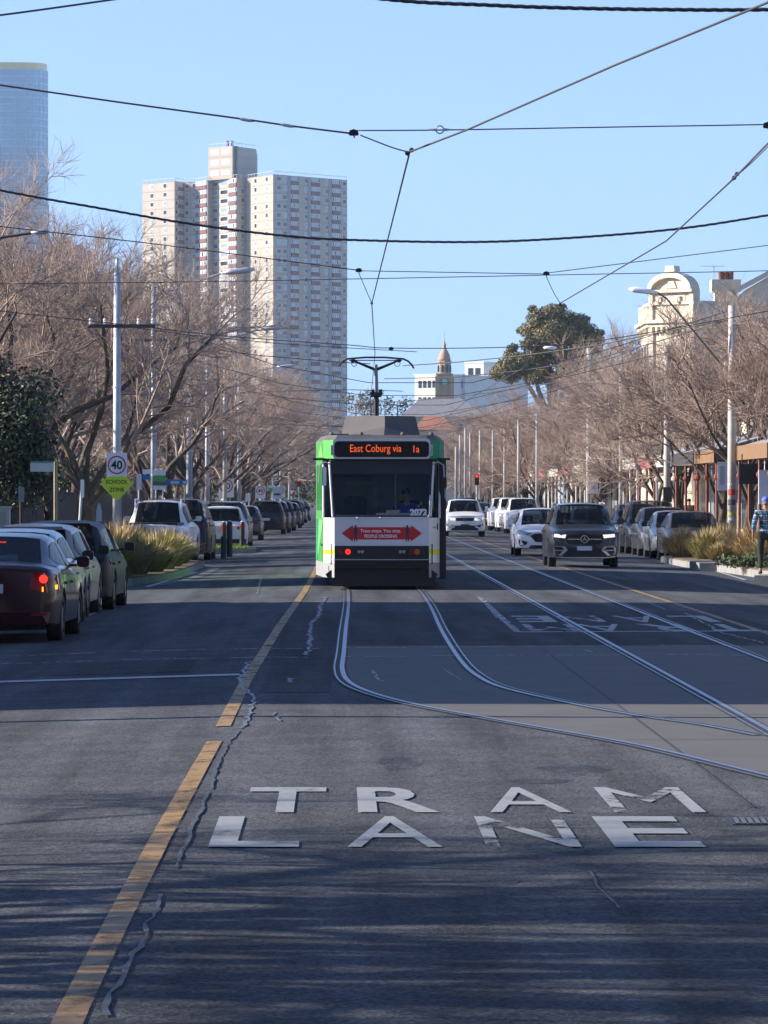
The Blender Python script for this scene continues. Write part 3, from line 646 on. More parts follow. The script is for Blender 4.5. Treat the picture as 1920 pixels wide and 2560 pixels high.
    def patch(nm, poly, m, parent=root, back=False, out=.012, mirror=None):
        if mirror: poly = [(-x, z) for x, z in poly][::-1]
        # refine long edges so that the patch follows the curved corner
        P = []
        for (x0,z0),(x1,z1) in zip(poly, poly[1:]+poly[:1]):
            k = max(1, int(abs(x1-x0)/.12))
            P += [(lerp(x0,x1,i/k), lerp(z0,z1,i/k)) for i in range(k)]
        sg = 1 if back else -1
        A = [(x, yfr(x,back)+sg*out+yo, z) for x,z in P]; B = [(x, yfr(x,back)-sg*.05+yo, z) for x,z in P]; n_ = len(P)
        mb = MB(); mb.add(A+B, [tuple(range(n_)) if back else tuple(range(n_-1,-1,-1))]+[(i,(i+1)%n_,n_+(i+1)%n_,n_+i) for i in range(n_)])
        return mb.build(nm, m, parent)
    S_ = W/1.84
    def sx(poly): return [(x*S_, z) for x, z in poly]
    zN = zn
    hm = m_hlit if lit else m_hl
    if style == 'star':         # big dark SUV: wide grille, corner vents, chrome lip
        for mi in (0, 1):
            patch('headlight', sx([(.50,.71),(.56,.66),(.80,.70),(.81,.86),(.77,.89),(.46,.86)]), m_hld, mirror=mi); patch('headlight_beam', sx([(.5,.76),(.79,.79),(.78,.87),(.47,.85)]), hm, mirror=mi, out=.018)
            patch('bumper_vent', sx([(.44,.45),(.5,.55),(.74,.57),(.81,.50),(.80,.36),(.6,.31)]), m_alloy, mirror=mi, out=.014); patch('vent_opening', sx([(.54,.47),(.58,.53),(.77,.52),(.77,.38),(.64,.35)]), m_black, mirror=mi, out=.02)
            patch('vent_bar', sx([(.56,.455),(.76,.465),(.76,.44),(.57,.43)]), m_alloy, mirror=mi, out=.028)
        gr = patch('grille', sx([(-.50,.80),(-.46,.86),(.46,.86),(.50,.80),(.44,.64),(.36,.60),(-.36,.60),(-.44,.64)]), m_black, out=.014)
        for s in (-1,1):
            q = MB(); q.box(min(.1*s,.44*s), max(.1*s,.44*s), yo-.03, yo-.016, .725, .745); q.build('grille_bar', m_chrome, gr)
        q = MB(); q.lathe([(.085,yo-.04),(.1,yo-.04),(.1,yo-.016),(.085,yo-.016)], 20, (0,0,.735), 'y', ring=True)
        for a in (90, 210, 330): q.prism([(.088*cos(R(a)), .735+.088*sin(R(a))), (.018*cos(R(a+60)), .735+.018*sin(R(a+60))), (.018*cos(R(a-60)), .735+.018*sin(R(a-60)))][::-1], yo-.045, yo-.02, 'y')
        q.build('emblem', m_chrome, gr)
        patch('intake', sx([(-.46,.46),(-.38,.50),(.38,.50),(.46,.46),(.40,.33),(.48,.29),(-.48,.29),(-.40,.33)]), m_black)
        patch('chrome_lip', sx([(-.8,.30),(-.5,.275),(.5,.275),(.8,.30),(.8,.275),(.5,.245),(-.5,.245),(-.8,.275)]), m_chrome, out=.02)
    elif style == 'hex':        # low white hatch: six-sided grille
        for mi in (0, 1):
            patch('headlight', sx([(.36,.70),(.50,.64),(.83,.72),(.84,.80),(.7,.79),(.5,.74)]), hm, mirror=mi)
            patch('bumper_vent', sx([(.52,.44),(.80,.52),(.80,.36),(.74,.31),(.56,.36)]), m_black, mirror=mi)
        gr = patch('grille', sx([(-.44,.62),(-.30,.70),(.30,.70),(.44,.62),(.28,.44),(-.28,.44)]), m_black, out=.014)
        q = MB(); q.lathe([(.05,yo-.03),(.062,yo-.03),(.062,yo-.014),(.05,yo-.014)], 16, (0,0,.66), 'y', ring=True); q.build('emblem', m_chrome, gr)
        patch('intake', sx([(-.42,.34),(.42,.34),(.5,.25),(-.5,.25)]), m_black)
        patch('chrome_lip', sx([(-.7,.225),(.7,.225),(.7,.205),(-.7,.205)]), m_alloy)
    elif style == 'strip':      # white SUV: slim grille between lit lamps
        for mi in (0, 1):
            patch('headlight', sx([(.42,.78),(.46,.72),(.80,.75),(.84,.86),(.44,.84)]), hm, mirror=mi)
            patch('bumper_vent', sx([(.45,.48),(.82,.58),(.82,.5),(.55,.36),(.45,.38)]), m_black, mirror=mi)
            patch('vent_bar', sx([(.45,.49),(.80,.36),(.80,.31),(.70,.31),(.45,.43)]), paint('white', (.78,.78,.77)), mirror=mi, out=.02)
        gr = patch('grille', sx([(-.42,.84),(.42,.84),(.38,.70),(-.38,.70)]), m_black)
        q = MB(); q.lathe([(.05,yo-.03),(.065,yo-.03),(.065,yo-.014),(.05,yo-.014)], 16, (0,0,.76), 'y', ring=True); q.build('emblem', m_chrome, gr)
        patch('intake', sx([(-.55,.50),(.55,.50),(.62,.28),(-.62,.28)]), m_black)
    else:
        for mi in (0, 1): patch('headlight', sx([(.45,zN*.78),(.55,zN*.72),(.82,zN*.78),(.85,zN*1.0),(.7,zN*1.0)]), hm, mirror=mi)
        patch('grille', sx([(-.42,zN*.92),(.42,zN*.92),(.36,zN*.68),(-.36,zN*.68)]), m_black)
        q = MB(); q.box(-.38*S_,.38*S_,yo-.02,yo-.012,zN*.79,zN*.82); q.build('grille_bar', m_chrome, root)
        patch('intake', sx([(-.5,zN*.48),(.5,zN*.48),(.58,zN*.30),(-.58,zN*.30)]), m_black)
        for mi in (0, 1): patch('fog_lamp', sx([(.66,zN*.45),(.8,zN*.47),(.8,zN*.36),(.66,zN*.34)]), m_hld, mirror=mi)
    zp = .5 if style != 'hex' else .5
    patch('number_plate', [(-.19,zp+.055),(.19,zp+.055),(.19,zp-.055),(-.19,zp-.055)], m_plated if style in ('hex','strip') else m_plate, out=.035)
    # rear
    rl = zrb*.93
    if kind == 'ute':
        for mi in (0, 1):
            tlo = patch('tail_light', [(h*.80,.98),(h*.985,.98),(h*.985,.66),(h*.80,.66)], m_tl, back=True, mirror=mi, out=.015)
            patch('reversing_lamp', [(h*.82,.79),(h*.97,.79),(h*.97,.70),(h*.82,.70)], m_hld, tlo, True, .02, mi)
        tg = patch('tailgate', [(-h*.78,1.0),(h*.78,1.0),(h*.78,.55),(-h*.78,.55)], pt, back=True, out=.014)
        patch('handle', [(-.14,.9),(.14,.9),(.14,.83),(-.14,.83)], m_black, tg, True, .03); patch('badge', [(.38,.93),(.72,.93),(.72,.9),(.38,.9)], m_galv, tg, True, .02)
        q = MB(); q.lathe([(.035,yo+L),(.035,yo+L+.04)], 12, (.02,0,.72), 'y'); q.build('lock', m_black, tg)
        patch('rear_bumper', [(-h*.9,.5),(h*.9,.5),(h*.9,.36),(-h*.9,.36)], m_galv, back=True, out=.06)
        q = MB(); q.box(-h+.16,h-.16,yrb+yo+.06,L+yo-.05,zrb-.02,zrb+.045); q.build('tonneau_cover', m_black, root)
        for s in (-1,1): q = MB(); q.tube([((h-.26)*s,ywt+.2+yo,H-.03),((h-.27)*s,ywt+.35+yo,H+.03),((h-.27)*s,yrt+yo,H+.03),((h-.27)*s,yrb-.2+yo,H-.25)], .025, 6); q.build('roof_rail', pt, root)
    else:
        for mi in (0, 1):
            lit_here = rear_lit
            if kind == 'sedan': pol = [(h*.62,rl*.97),(h*.97,rl*.93),(h*.985,rl*.72),(h*.85,rl*.68),(h*.6,rl*.74)]
            elif style == 'high': pol = [(h*.80,rl*1.02),(h*.985,rl*1.02),(h*.985,rl*.66),(h*.82,rl*.66)]
            else: pol = [(h*.52,rl*.90),(h*.97,rl*.95),(h*.985,rl*.78),(h*.8,rl*.74),(h*.54,rl*.8)]
            tl = patch('tail_light', pol, m_tl, back=True, mirror=mi)
            if rear_lit:
                sg = -1 if mi else 1
                q = MB(); q.lathe([(.055,L+yo),(.055,yfr(h*.8,True)+yo+.03)], 16, (h*.80*sg,0,rl*.87), 'y'); q.build('brake_lamp', m_tlit, tl)
                if amber and mi: patch('indicator', [(-h*.975,rl*.79),(-h*.78,rl*.765),(-h*.78,rl*.70),(-h*.975,rl*.73)], m_amb, tl, True, .03)
        patch('number_plate', [(-.19,rl*.74+.06),(.19,rl*.74+.06),(.19,rl*.74-.06),(-.19,rl*.74-.06)], m_plate, back=True, out=.02)
        if plate:
            q = MB(); vs, fs = text_geo(plate, .1, .003); q.add([(-a, L+yo+.024, rl*.74+b) for a, b in vs], fs); q.build('plate_lettering', M('plate_ink', (.02,.04,.15), .5), root)
        patch('rear_bumper', [(-h*.9,.42),(h*.9,.42),(h*.86,.26),(-h*.86,.26)], m_black if kind != 'sedan' else pt, back=True, out=.03)
        for mi in (0,1): patch('reflector', [(h*.62,.40),(h*.86,.41),(h*.86,.385),(h*.62,.375)], m_tl, back=True, out=.04, mirror=mi)
        if rear_lit:
            q = MB(); q.box(-.09,.09,yrt+yo+.02,yrt+yo+.06,H-.125,H-.105) ; q.build('high_brake_lamp', m_tlit, root)
    # wheels
    for s in (-1, 1):
        for c in (fy, ry):
            wo = E('wheel', ((h-.115)*s, c+yo, rw)); wo.parent = root
            q = MB(); q.lathe([(rw*.66,-.1),(rw*.95,-.1),(rw,-.07),(rw,.07),(rw*.95,.1),(rw*.66,.1)], 24, ax='x', ring=True); q.build('tyre', m_rubber, wo, True)
            q = MB(); q.lathe([(rw*.6,.03*s),(rw*.68,.095*s),(rw*.68,-.08*s)], 20, ax='x', mi=0, ring=True); q.lathe([(rw*.13,.05*s),(rw*.13,.1*s)], 10, ax='x')
            for k in range(5 if kind != 'suv' else 6):
                a = 2*pi*k/(5 if kind != 'suv' else 6); d = Vector((0,cos(a),sin(a))); e = Vector((0,-sin(a),cos(a)))
                P = [d*rw*.1+e*.045, d*rw*.64+e*.03, d*rw*.64-e*.03, d*rw*.1-e*.045]
                q.add([p+Vector((.06*s,0,0)) for p in P]+[p+Vector((.092*s,0,0)) for p in P], [(0,1,2,3),(4,5,6,7),(0,1,5,4),(1,2,6,5),(2,3,7,6),(3,0,4,7)])
            q.lathe([(rw*.62,.02*s),(rw*.62,.03*s)], 16, ax='x', mi=1)
            q.build('rim', [m_alloy, m_black], wo)
    for s in (-1, 1):
        q = MB(); zm = zc+.07; x0, x1 = (h+.02)*s, (h+.19)*s
        q.prism(rrect(min(x0,x1),max(x0,x1),zm-.07,zm+.08,.05,3), yc+.42+yo, yc+.55+yo, 'y'); q.prism(rrect(min((h-.08)*s,x0),max((h-.08)*s,x0+.04*s),zm-.06,zm-.025,.01,1), yc+.46+yo, yc+.53+yo, 'y')
        q.build('mirror', pt if style != 'blackmirror' else m_black, root)
    if rails:
        for s in (-1,1):
            q = MB(); q.tube([((h-.27)*s,ywt+.12+yo,H-.04),((h-.28)*s,ywt+.3+yo,H+.0),((h-.3)*s,yrt-.2+yo,H-.005),((h-.3)*s,yrt+yo,H-.05)], .022, 6); q.build('roof_rail', m_galv, root)
    if kind in ('suv','hatch','wagon'):
        q = MB(); q.prism([(-h+.36,H-.085),(h-.36,H-.085),(h-.4,H-.035),(-h+.4,H-.035)], yrt+yo-.02, yrt+yo+.1, 'y'); q.build('spoiler', pt, root)
    if inside:
        q = MB(); q.box(-h+.16,h-.16,yc+yo+.05,yrb+yo-.1,.3,.34); q.build('cabin_floor', m_cin, root); q = MB(); q.prism([(-h+.2,zc-.18),(h-.2,zc-.18),(h-.24,zc-.03),(-h+.24,zc-.03)], yc+yo+.12, yc+yo+.4, 'y')
        q.build('dashboard', m_cin, root)
        for x, y in ((-.37,ywt+.42),(.37,ywt+.42),(-.4,ywt+1.3),(.4,ywt+1.3)):
            if y > yrb-.3: continue
            q = MB(); q.prism(rrect(x-.24,x+.24,.5,zc+.06,.1,3), y+yo, y+yo+.14, 'y'); q.prism(rrect(x-.13,x+.13,zc+.09,zc+.3 if H > 1.6 else zc+.24,.05,3), y+yo+.03, y+yo+.13, 'y'); q.box(x-.24,x+.24,y+yo-.45,y+yo,.45,.58); q.build('seat', m_cin, root)
    return root
FACE, AWAY = 0, pi
def put(name, label, cat, kind, x, yfrontend, rot_deg, pt, away=False, **k):       # y of the end nearest the camera
    L = k.get('L', 4.6); a = R(rot_deg)+(pi if away else 0)
    return car(name, label, cat, kind, (x, yfrontend+L/2, rz(x)), a, pt, **k)
p_red = paint('dark_red', (.035,.004,.009), 0, .3, .5); p_sil = paint('silver', (.33,.35,.36), .5, .3, .5); p_gold = paint('silver_gold', (.33,.31,.28), .5); p_dkg = paint('dark_green', (.006,.01,.011), 0, .5, .05)
p_wht = paint('white', (.78,.78,.77), 0); p_blk = paint('black', (.012,.012,.016)); p_char = paint('charcoal', (.042,.042,.047), .3, .3, .5); p_blu = paint('dark_blue', (.02,.035,.075), .3); p_gry = paint('grey', (.065,.065,.072), .2, .3, .5); p_brn = paint('grey_brown', (.06,.055,.053), .2, .3, .5); p_mar = paint('maroon', (.12,.015,.035))
NB, PL, PR, TR = 'cars parked nose to tail in the near left row', 'cars parked far along the left kerb', 'cars parked along the right kerb', 'oncoming traffic in the right lanes'
put('sedan', 'dark red sedan at the left edge with its brake lamp and amber indicator lit', 'car', 'sedan', -4.54, 57.6, -1.2, p_red, True, L=4.75, W=1.8, H=1.44, rear_lit=True, amber=True, plate='IVP', group=NB)
put('sedan', 'silver sedan parked just ahead of the dark red sedan, green reflection on its door', 'car', 'sedan', -4.80, 63.6, -1, p_sil, True, L=4.6, W=1.78, H=1.46, group=NB, style='blackmirror')
put('sedan', 'silver gold hatchback parked behind the dark green wagon', 'car', 'hatch', -4.83, 69.1, -1, p_gold, True, L=4.3, W=1.74, H=1.5, group=NB, style='blackmirror')
put('wagon', 'dark green wagon heading the near left row, front wheel turned out', 'car', 'wagon', -4.68, 73.6, -1.2, p_dkg, True, L=4.75, W=1.82, H=1.52, group=NB, style='blackmirror')
put('pickup_truck', 'white double-cab ute with its tailgate rising behind the left grass bed', 'ute', 'ute', -5.15, 123.9, -4, p_wht, True, L=5.3, W=1.86, H=1.82, group=PL)
put('suv', 'black four wheel drive parked just in front of the white ute', 'car', 'suv', -4.72, 129.9, -1, p_blk, True, L=4.8, W=1.88, H=1.85, group=PL, style='high')
put('hatchback', 'white hatchback standing behind the dark bollards', 'car', 'suv', -4.13, 152.5, 3, p_wht, True, L=4.4, W=1.8, H=1.55, group=PL)
put('suv', 'silver wagon with roof rails beside the white hatchback at the bollards', 'car', 'suv', -4.1, 158, 0, p_gry, True, L=4.7, W=1.86, H=1.72, rails=True, group=PL)
put('hatchback', 'grey hatchback alone between the roof-railed silver wagon and the black wagon', 'car', 'hatch', -4.12, 187, 0, p_gry, True, L=4.2, W=1.74, H=1.5, group=PL)
put('suv', 'black wagon leading the far left row of dark cars', 'car', 'suv', -3.55, 214, 0, p_blk, True, L=4.6, W=1.85, H=1.66, group=PL, style='high')
for k, (x, y, kd, p) in enumerate(((-3.35,222,'suv',p_char),(-3.2,232,'suv',p_blu),(-3.05,252,'hatch',p_gry),(-3.1,275,'suv',p_blk),(-3.1,300,'wagon',p_char),(-3.0,325,'hatch',p_gry))):
    put('parked_car', 'one of the small dark cars tailing off along the far left kerb', 'car', kd, x, y, 0, p, True, L=4.5, W=1.8, H=1.62 if kd == 'suv' else 1.5, group='dark cars tailing off along the far left kerb')
glb = put('suv', 'dark grey SUV coming towards us with a round star emblem in its grille', 'car', 'suv', 6.3, 113, 0, p_char, L=4.63, W=1.83, H=1.66, style='star', lit=True, rails=True, group=TR)
i30 = put('hatchback', 'white hatchback with a six-sided black grille following the dark grey SUV', 'car', 'hatch', 6.25, 134, 0, p_wht, L=4.3, W=1.8, H=1.46, style='hex', group=TR)
tig = put('suv', 'white SUV with lit headlights in the lane next to the tram', 'car', 'suv', 5.6, 196, 0, p_wht, L=4.5, W=1.84, H=1.66, style='strip', lit=True, group=TR)
put('sedan', 'charcoal sedan behind the white SUV with lit headlights', 'car', 'sedan', 7.9, 247, 0, p_char, L=4.7, W=1.82, H=1.5, group=TR)
put('suv', 'black SUV waiting right behind the charcoal sedan', 'car', 'suv', 7.9, 268, 0, p_blk, L=4.7, W=1.88, H=1.76, group=TR)
put('sedan', 'blue sedan in the far queue between the maroon car and the black SUV', 'car', 'sedan', 6.9, 285, 0, p_blu, L=4.6, W=1.8, H=1.5, group=TR)
put('sedan', 'maroon car in the far queue just above the white SUV roof', 'car', 'sedan', 5.9, 270, 0, p_mar, L=4.6, W=1.8, H=1.46, group=TR)
put('pickup_truck', 'white light truck at the far end of the oncoming queue', 'truck', 'ute', 5.8, 325, 0, p_wht, L=5.3, W=1.95, H=2.0, group=TR)
for x, y, lb in ((9.35,222,'nearest of the three white SUVs parked beyond the white hatchback'),(9.2,231,'middle of the three white SUVs parked beyond the white hatchback'),(9.15,241,'farthest of the three white SUVs parked beyond the white hatchback')):
    put('suv', lb, 'car', 'suv', x, y, 0, p_wht, L=4.8, W=1.85, H=1.8, group=PR)
put('sedan', 'grey brown sedan behind the right grass bed with red child seats inside', 'car', 'sedan', 10.62, 130.6, 0, p_brn, L=4.7, W=1.82, H=1.5, group=PR)
put('sedan', 'silver sedan parked behind the grey brown sedan', 'car', 'sedan', 10.55, 136, 0, p_sil, L=4.6, W=1.8, H=1.5, group=PR, style='blackmirror')
put('sedan', 'dark grey hatchback third in the right parked row', 'car', 'hatch', 10.52, 141.2, 0, p_char, L=4.5, W=1.82, H=1.6, group=PR, style='blackmirror')
put('suv', 'tall black people mover fourth in the right parked row', 'car', 'van', 10.5, 146.6, 0, p_blk, L=4.9, W=1.88, H=1.8, group=PR, style='blackmirror')
put('suv', 'dark blue SUV farthest of the five in the right parked row', 'car', 'suv', 10.4, 152.3, 0, p_blu, L=4.6, W=1.84, H=1.68, group=PR)
put('sedan', 'small dark sedan half hidden behind the dark grey SUV mirror', 'car', 'sedan', 10.2, 178, 0, p_gry, L=4.6, W=1.8, H=1.46, group=PR)
cs = MB(); cs.prism(rrect(-.13,.13,0,.5,.06), 0, .12, 'y'); cs.prism(rrect(-.2,.2,-.1,.1,.05), -.3, .1, 'y')
o = cs.build('child_seat', M('seat_red', (.4,.05,.03), .8)); o.location = (10.2, 133.6, .72); T(o, 'red child seat behind the windscreen of the grey brown sedan, left of two', 'child seat', 'red child seats')
o2 = o.copy(); COL.objects.link(o2); o2.location = (10.95, 133.9, .62); o2['label'] = 'red child seat behind the windscreen of the grey brown sedan, right of two'
# ============================================================ BUILDINGS
m_glassd = M('window_glass', (.02,.025,.03), .08)
m_glassb = M('window_glass_pale', (.25,.32,.36), .12)
m_beige = M('tower_concrete', (.37,.315,.25), .85, var=.07, scale=.15, var2=.05, scale2=2)
m_joint = M('tower_joint', (.28,.235,.19), .9)
m_spand = M('tower_spandrel', (.15,.055,.045), .7, var=.1, scale=.5)
m_frame = M('white_frame', (.55,.55,.54), .6)
m_cream = M('cream_render', (.66,.58,.44), .8, var=.08, scale=1, bump=.1)
m_whiter = M('white_render', (.72,.68,.6), .8, var=.08, scale=.8)
m_brick = M('red_brick', (.27,.11,.07), .9, var=.2, scale=6)
m_brownb = M('brown_brick', (.2,.13,.09), .9, var=.2, scale=6)
m_slate = M('slate_roof', (.2,.2,.21), .8, var=.15, scale=2)
m_tile = M('terracotta_roof', (.33,.13,.08), .8, var=.2, scale=3)
m_iron = M('corrugated_iron', (.42,.43,.45), .5, .4, var=.12, scale=2)
# ---- public housing tower
YT = 1300
def tv(xd, dy): return Vector(((xd*K-VX)*(YT+dy)/F, YT+dy, 0))
tw = E('apartment_tower', (0,0,0), 0, 'beige concrete apartment tower with red brown balcony strips and a rooftop block', 'apartment tower')
tp = [tv(308,18), tv(377,6), tv(396,11), tv(423,9), tv(448,1), tv(460,4), tv(512,-8), tv(530,-5), tv(590,-22), tv(750,2)]
ZT, FH, NF = 95.0, 2.63, 33
mb = MB()
pts = [(p.x, p.y) for p in tp]+[(tp[-1].x, YT+45), (tp[0].x, YT+45)]
mb.prism(pts, -5, ZT, 'z', 0)
def onface(a, b, t0, t1, z0, z1, out):
    d = (b-a); n = Vector((d.y, -d.x, 0)).normalized()*out
    p, q = a+d*t0, a+d*t1; o = [(p+n), (q+n), (p-n*.2), (q-n*.2)]
    return [(o[0].x,o[0].y,z0),(o[1].x,o[1].y,z0),(o[1].x,o[1].y,z1),(o[0].x,o[0].y,z1),(o[2].x,o[2].y,z0),(o[3].x,o[3].y,z0),(o[3].x,o[3].y,z1),(o[2].x,o[2].y,z1)]
BOXF = [(0,1,2,3),(0,3,7,4),(1,5,6,2),(3,2,6,7),(0,4,5,1)]
for i in range(NF):
    for a, b in zip(tp, tp[1:]): mb.add(onface(a, b, 0, 1, ZT-i*FH-.09, ZT-i*FH+.09, .05), BOXF, 1)
mb.build('wall', [m_beige, m_joint], tw)
wins = []; strips = []
FACES = {0: (tp[0],tp[1],[(.25,.34),(.66,.75)],[]), 1: (tp[1],tp[2],[(.12,.3)],[(.42,.97)]), 2: (tp[2],tp[3],[(.2,.42),(.75,.95)],[]), 3: (tp[3],tp[4],[],[(.05,.95)]), 4: (tp[5],tp[6],[(.02,.2),(.32,.62)],[(.68,.99)]),
         7: (tp[6],tp[7],[(.5,.8)],[]), 5: (tp[7],tp[8],[(.34,.41),(.74,.81)],[]), 6: (tp[8],tp[9],[(.05,.1),(.13,.18),(.42,.47),(.70,.745),(.94,.98)],[(.235,.335),(.51,.62),(.79,.90)])}
for k, (a, b, ws, st) in FACES.items():
    for t0, t1 in ws:
        for i in range(NF-5):
            z = ZT-(i+1)*FH+.95; wins.append((a, b, t0, t1, z, z+1.15, k))
    for t0, t1 in st:
        for i in range(NF-5): strips.append((a, b, t0, t1, i, k))
        if k == 6:
            q = MB(); q.add(onface(a, b, t0-.05, t0-.004, -3, ZT-.1, -.9 if 0 else .12), BOXF); q.build('groove_shade_strip', M('groove_shade_grey', (.26,.24,.23), .85), tw)  # grey strips laid on the face, groove shade put into their colour
strips.sort(key=lambda w: w[4]); sp_rest, gl_rest = MB(), MB()
for j_, (a, b, t0, t1, i, k) in enumerate(strips):
    q = MB() if j_ < 100 else sp_rest; q.add(onface(a, b, t0, t1, ZT-(i+1)*FH+.1, ZT-(i+1)*FH+1.25, .35), BOXF)
    if j_ < 100: q.build('balcony_spandrel', m_spand, tw)
    q = MB() if j_ < 100 else gl_rest; z0 = ZT-(i+1)*FH+1.28; q.add(onface(a, b, t0, t1, z0, z0+1.25, .2), BOXF, 1)
    for j in range(4): t = lerp(t0, t1, j/4); q.add(onface(a, b, t+.008*(t1-t0)/.1, t+(t1-t0)*.2, z0+.1, z0+1.15, .26), BOXF, 2 if (i*7+j*3+k) % 5 else 0)
    if j_ < 100: q.build('balcony_window', [m_glassd, m_frame, m_glassb], tw)
T(sp_rest.build('balcony_spandrel', m_spand, tw), kind='stuff'); T(gl_rest.build('balcony_window', [m_glassd, m_frame, m_glassb], tw), kind='stuff')
wins.sort(key=lambda w: -((w[1]-w[0]).x*(w[3]-w[2])))
rest = MB()
for j, (a, b, t0, t1, z0, z1, k) in enumerate(wins):
    q = MB() if j < 100 else rest
    e = (t1-t0)*.12
    q.add(onface(a, b, t0-e, t1+e, z0-.15, z1+.15, .06), BOXF, 1); q.add(onface(a, b, t0, t1, z0, z1, .09), BOXF, 2 if (j*7919 % 11) in (0,3,4,8) else 0)
    if j < 100: q.build('window', [m_glassd, m_frame, m_glassb], tw)
T(rest.build('window', [m_glassd, m_frame, m_glassb], tw), kind='stuff')
pa = [tv(450,2), tv(502,-6), tv(553,6)]; ZP = 104.6
mb = MB(); mb.prism([(p.x,p.y) for p in pa]+[(pa[2].x,YT+30),(pa[0].x,YT+30)], ZT, ZP, 'z')
for i in range(2):
    for a, b in zip(pa, pa[1:]): mb.add(onface(a, b, 0, 1, ZT+3.4+i*3.2-.1, ZT+3.4+i*3.2+.1, .05), BOXF, 1)
for i in range(3):
    for t in (.12,.57): mb.add(onface(pa[0], pa[1], t, t+.32, ZT+1.2+i*3.1, ZT+2.6+i*3.1, .08), BOXF, 2)
mb.build('rooftop_block', [m_beige, m_joint, m_frame], tw)
mb = MB(); p = pa[1].lerp(pa[2], .15); mb.tube([(p.x,p.y-.6,ZT),(p.x,p.y-.6,ZP)], .5, 6); mb.build('vent_pipe', m_glassd, tw)
mb = MB()
for a, b, z in [(tp[i], tp[i+1], ZT) for i in range(9)]+[(pa[0],pa[1],ZP),(pa[1],pa[2],ZP)]:
    n = max(2, int((b-a).length/2)); mb.tube([(a.x,a.y,z+1.0),(b.x,b.y,z+1.0)], .07, 4)
    for j in range(n): p = a.lerp(b, j/n); mb.tube([(p.x,p.y,z),(p.x,p.y,z+1.0)], .07, 4)
mb.build('roof_railing', m_frame, tw)
for dx in (0, 1.3): mb = MB(); p = pa[0].lerp(pa[1], .8); mb.tube([(p.x+dx,p.y+2,ZP),(p.x+dx,p.y+2,ZP+1.8)], .4, 6); mb.build('chimney', m_spand, tw)
# ---- glass skyscraper
YS = 1900; c0 = D(-10, 1070, YS); rx_, ry_ = D(103,1070,YS).x-c0.x, 12.0; zt = D(50,140,YS).z
sk = E('skyscraper', (c0.x, YS, 0), 0, 'tall pale blue glass skyscraper with a gold rim at the left edge of the sky', 'skyscraper')
n = 56; el = [(rx_*cos(2*pi*k/n)*(1), ry_*sin(2*pi*k/n)) for k in range(n)]
def sq(c, s, p=.6): return (abs(c)**p)*(1 if c > 0 else -1), (abs(s)**p)*(1 if s > 0 else -1)
el = [(rx_*sq(cos(2*pi*k/n), sin(2*pi*k/n))[0], ry_*sq(cos(2*pi*k/n), sin(2*pi*k/n))[1]) for k in range(n)]
mb = MB(); mb.prism(el, -5, zt-3, 'z'); mb.build('glass_wall', M('skyscraper_glass', (.17,.29,.37), .25, .35, var=.12, scale=.03), sk)
mb = MB()
for j in range(62): mb.prism([(x*1.002,y*1.004) for x, y in el], j*(zt/62), j*(zt/62)+.35, 'z')
for k in range(0, n, 2): x, y = el[k]; mb.box(x*1.003-.12, x*1.003+.12, y*1.006-.12, y*1.006+.12, 0, zt-3)
mb.build('mullions', M('mullion', (.3,.4,.46), .4, .3), sk)
mb = MB(); mb.prism([(x*.985,y*.985) for x, y in el], zt-3, zt, 'z'); mb.build('gold_rim', M('gold_rim', (.55,.38,.16), .4, .4), sk)
mb = MB(); k0 = D(0,352,YS).z; mb.box(c0.x*0+ (D(-20,0,YS).x-c0.x), D(38,0,YS).x-c0.x, -ry_-2.2, -ry_-.2, 0, k0)  # dark slab added before the tower, painting a reflection in its glass
o = mb.build('skyline_block', M('dark_reflection', (.08,.13,.19), .3, .2)); o.location = (c0.x, YS-80, 0); T(o, 'dark blue office block in front of the glass skyscraper behind bare branches', 'office tower')
mb = MB(); a, b = D(96,0,1500).x, D(196,0,1500).x; mb.box(a, b, 1500, 1530, -2, D(0,541,1500).z); mb.box(a, lerp(a,b,.8), 1502, 1528, 0, D(0,528,1500).z); mb.box(lerp(a,b,.3), lerp(a,b,.55), 1504, 1520, 0, D(0,518,1500).z)
for j in range(14):
    mb.box(a+1.2, b-1.2, 1499.7, 1500, 3+j*5.2, 5.0+j*5.2, 1)
T(mb.build('office_tower', [M('mauve_concrete', (.25,.2,.2), .8, var=.1, scale=.1), m_glassd]), 'mauve brown office tower showing between the tall bare tree and the tower', 'office tower')
mb = MB(); a, b = D(268,0,1500).x, D(330,0,1500).x; mb.box(a, b, 1500, 1530, -2, D(0,635,1500).z); mb.box(lerp(a,b,.42), lerp(a,b,.62), 1502, 1516, 0, D(0,606,1500).z)
T(mb.build('skyline_block', [M('mauve_concrete')]), 'low mauve office block with a lift shaft left of the apartment tower', 'office block')
# ---- clock tower
YC = 700; u = K*YC/F; zc_ = lambda yd: CH-(yd*K-HY)*YC/F; cx = D(960,0,YC).x
ck = E('clock_tower', (cx, YC, 0), 0, 'sandstone clock tower with a domed top and thin spire', 'clock tower')
m_sand = M('sandstone', (.42,.31,.2), .85, var=.1, scale=.3)
mb = MB(); h = 15.5*u; mb.box(-h, h, -h, h, 0, zc_(811)); mb.box(-h*1.18, h*1.18, -h*1.18, h*1.18, zc_(811), zc_(807)); mb.box(-h*1.12,h*1.12,-h*1.12,h*1.12,zc_(842),zc_(838))
for sx_ in (-1, 1): mb.box(sx_*h-.35, sx_*h+.35, -h-.35, -h+.35, 0, zc_(813))
mb.build('shaft', m_sand, ck)
mb = MB(); mb.lathe([(14*u,zc_(807)),(14*u,zc_(784)),(16*u,zc_(783)),(16*u,zc_(780))], 8); mb.build('drum', m_sand, ck)
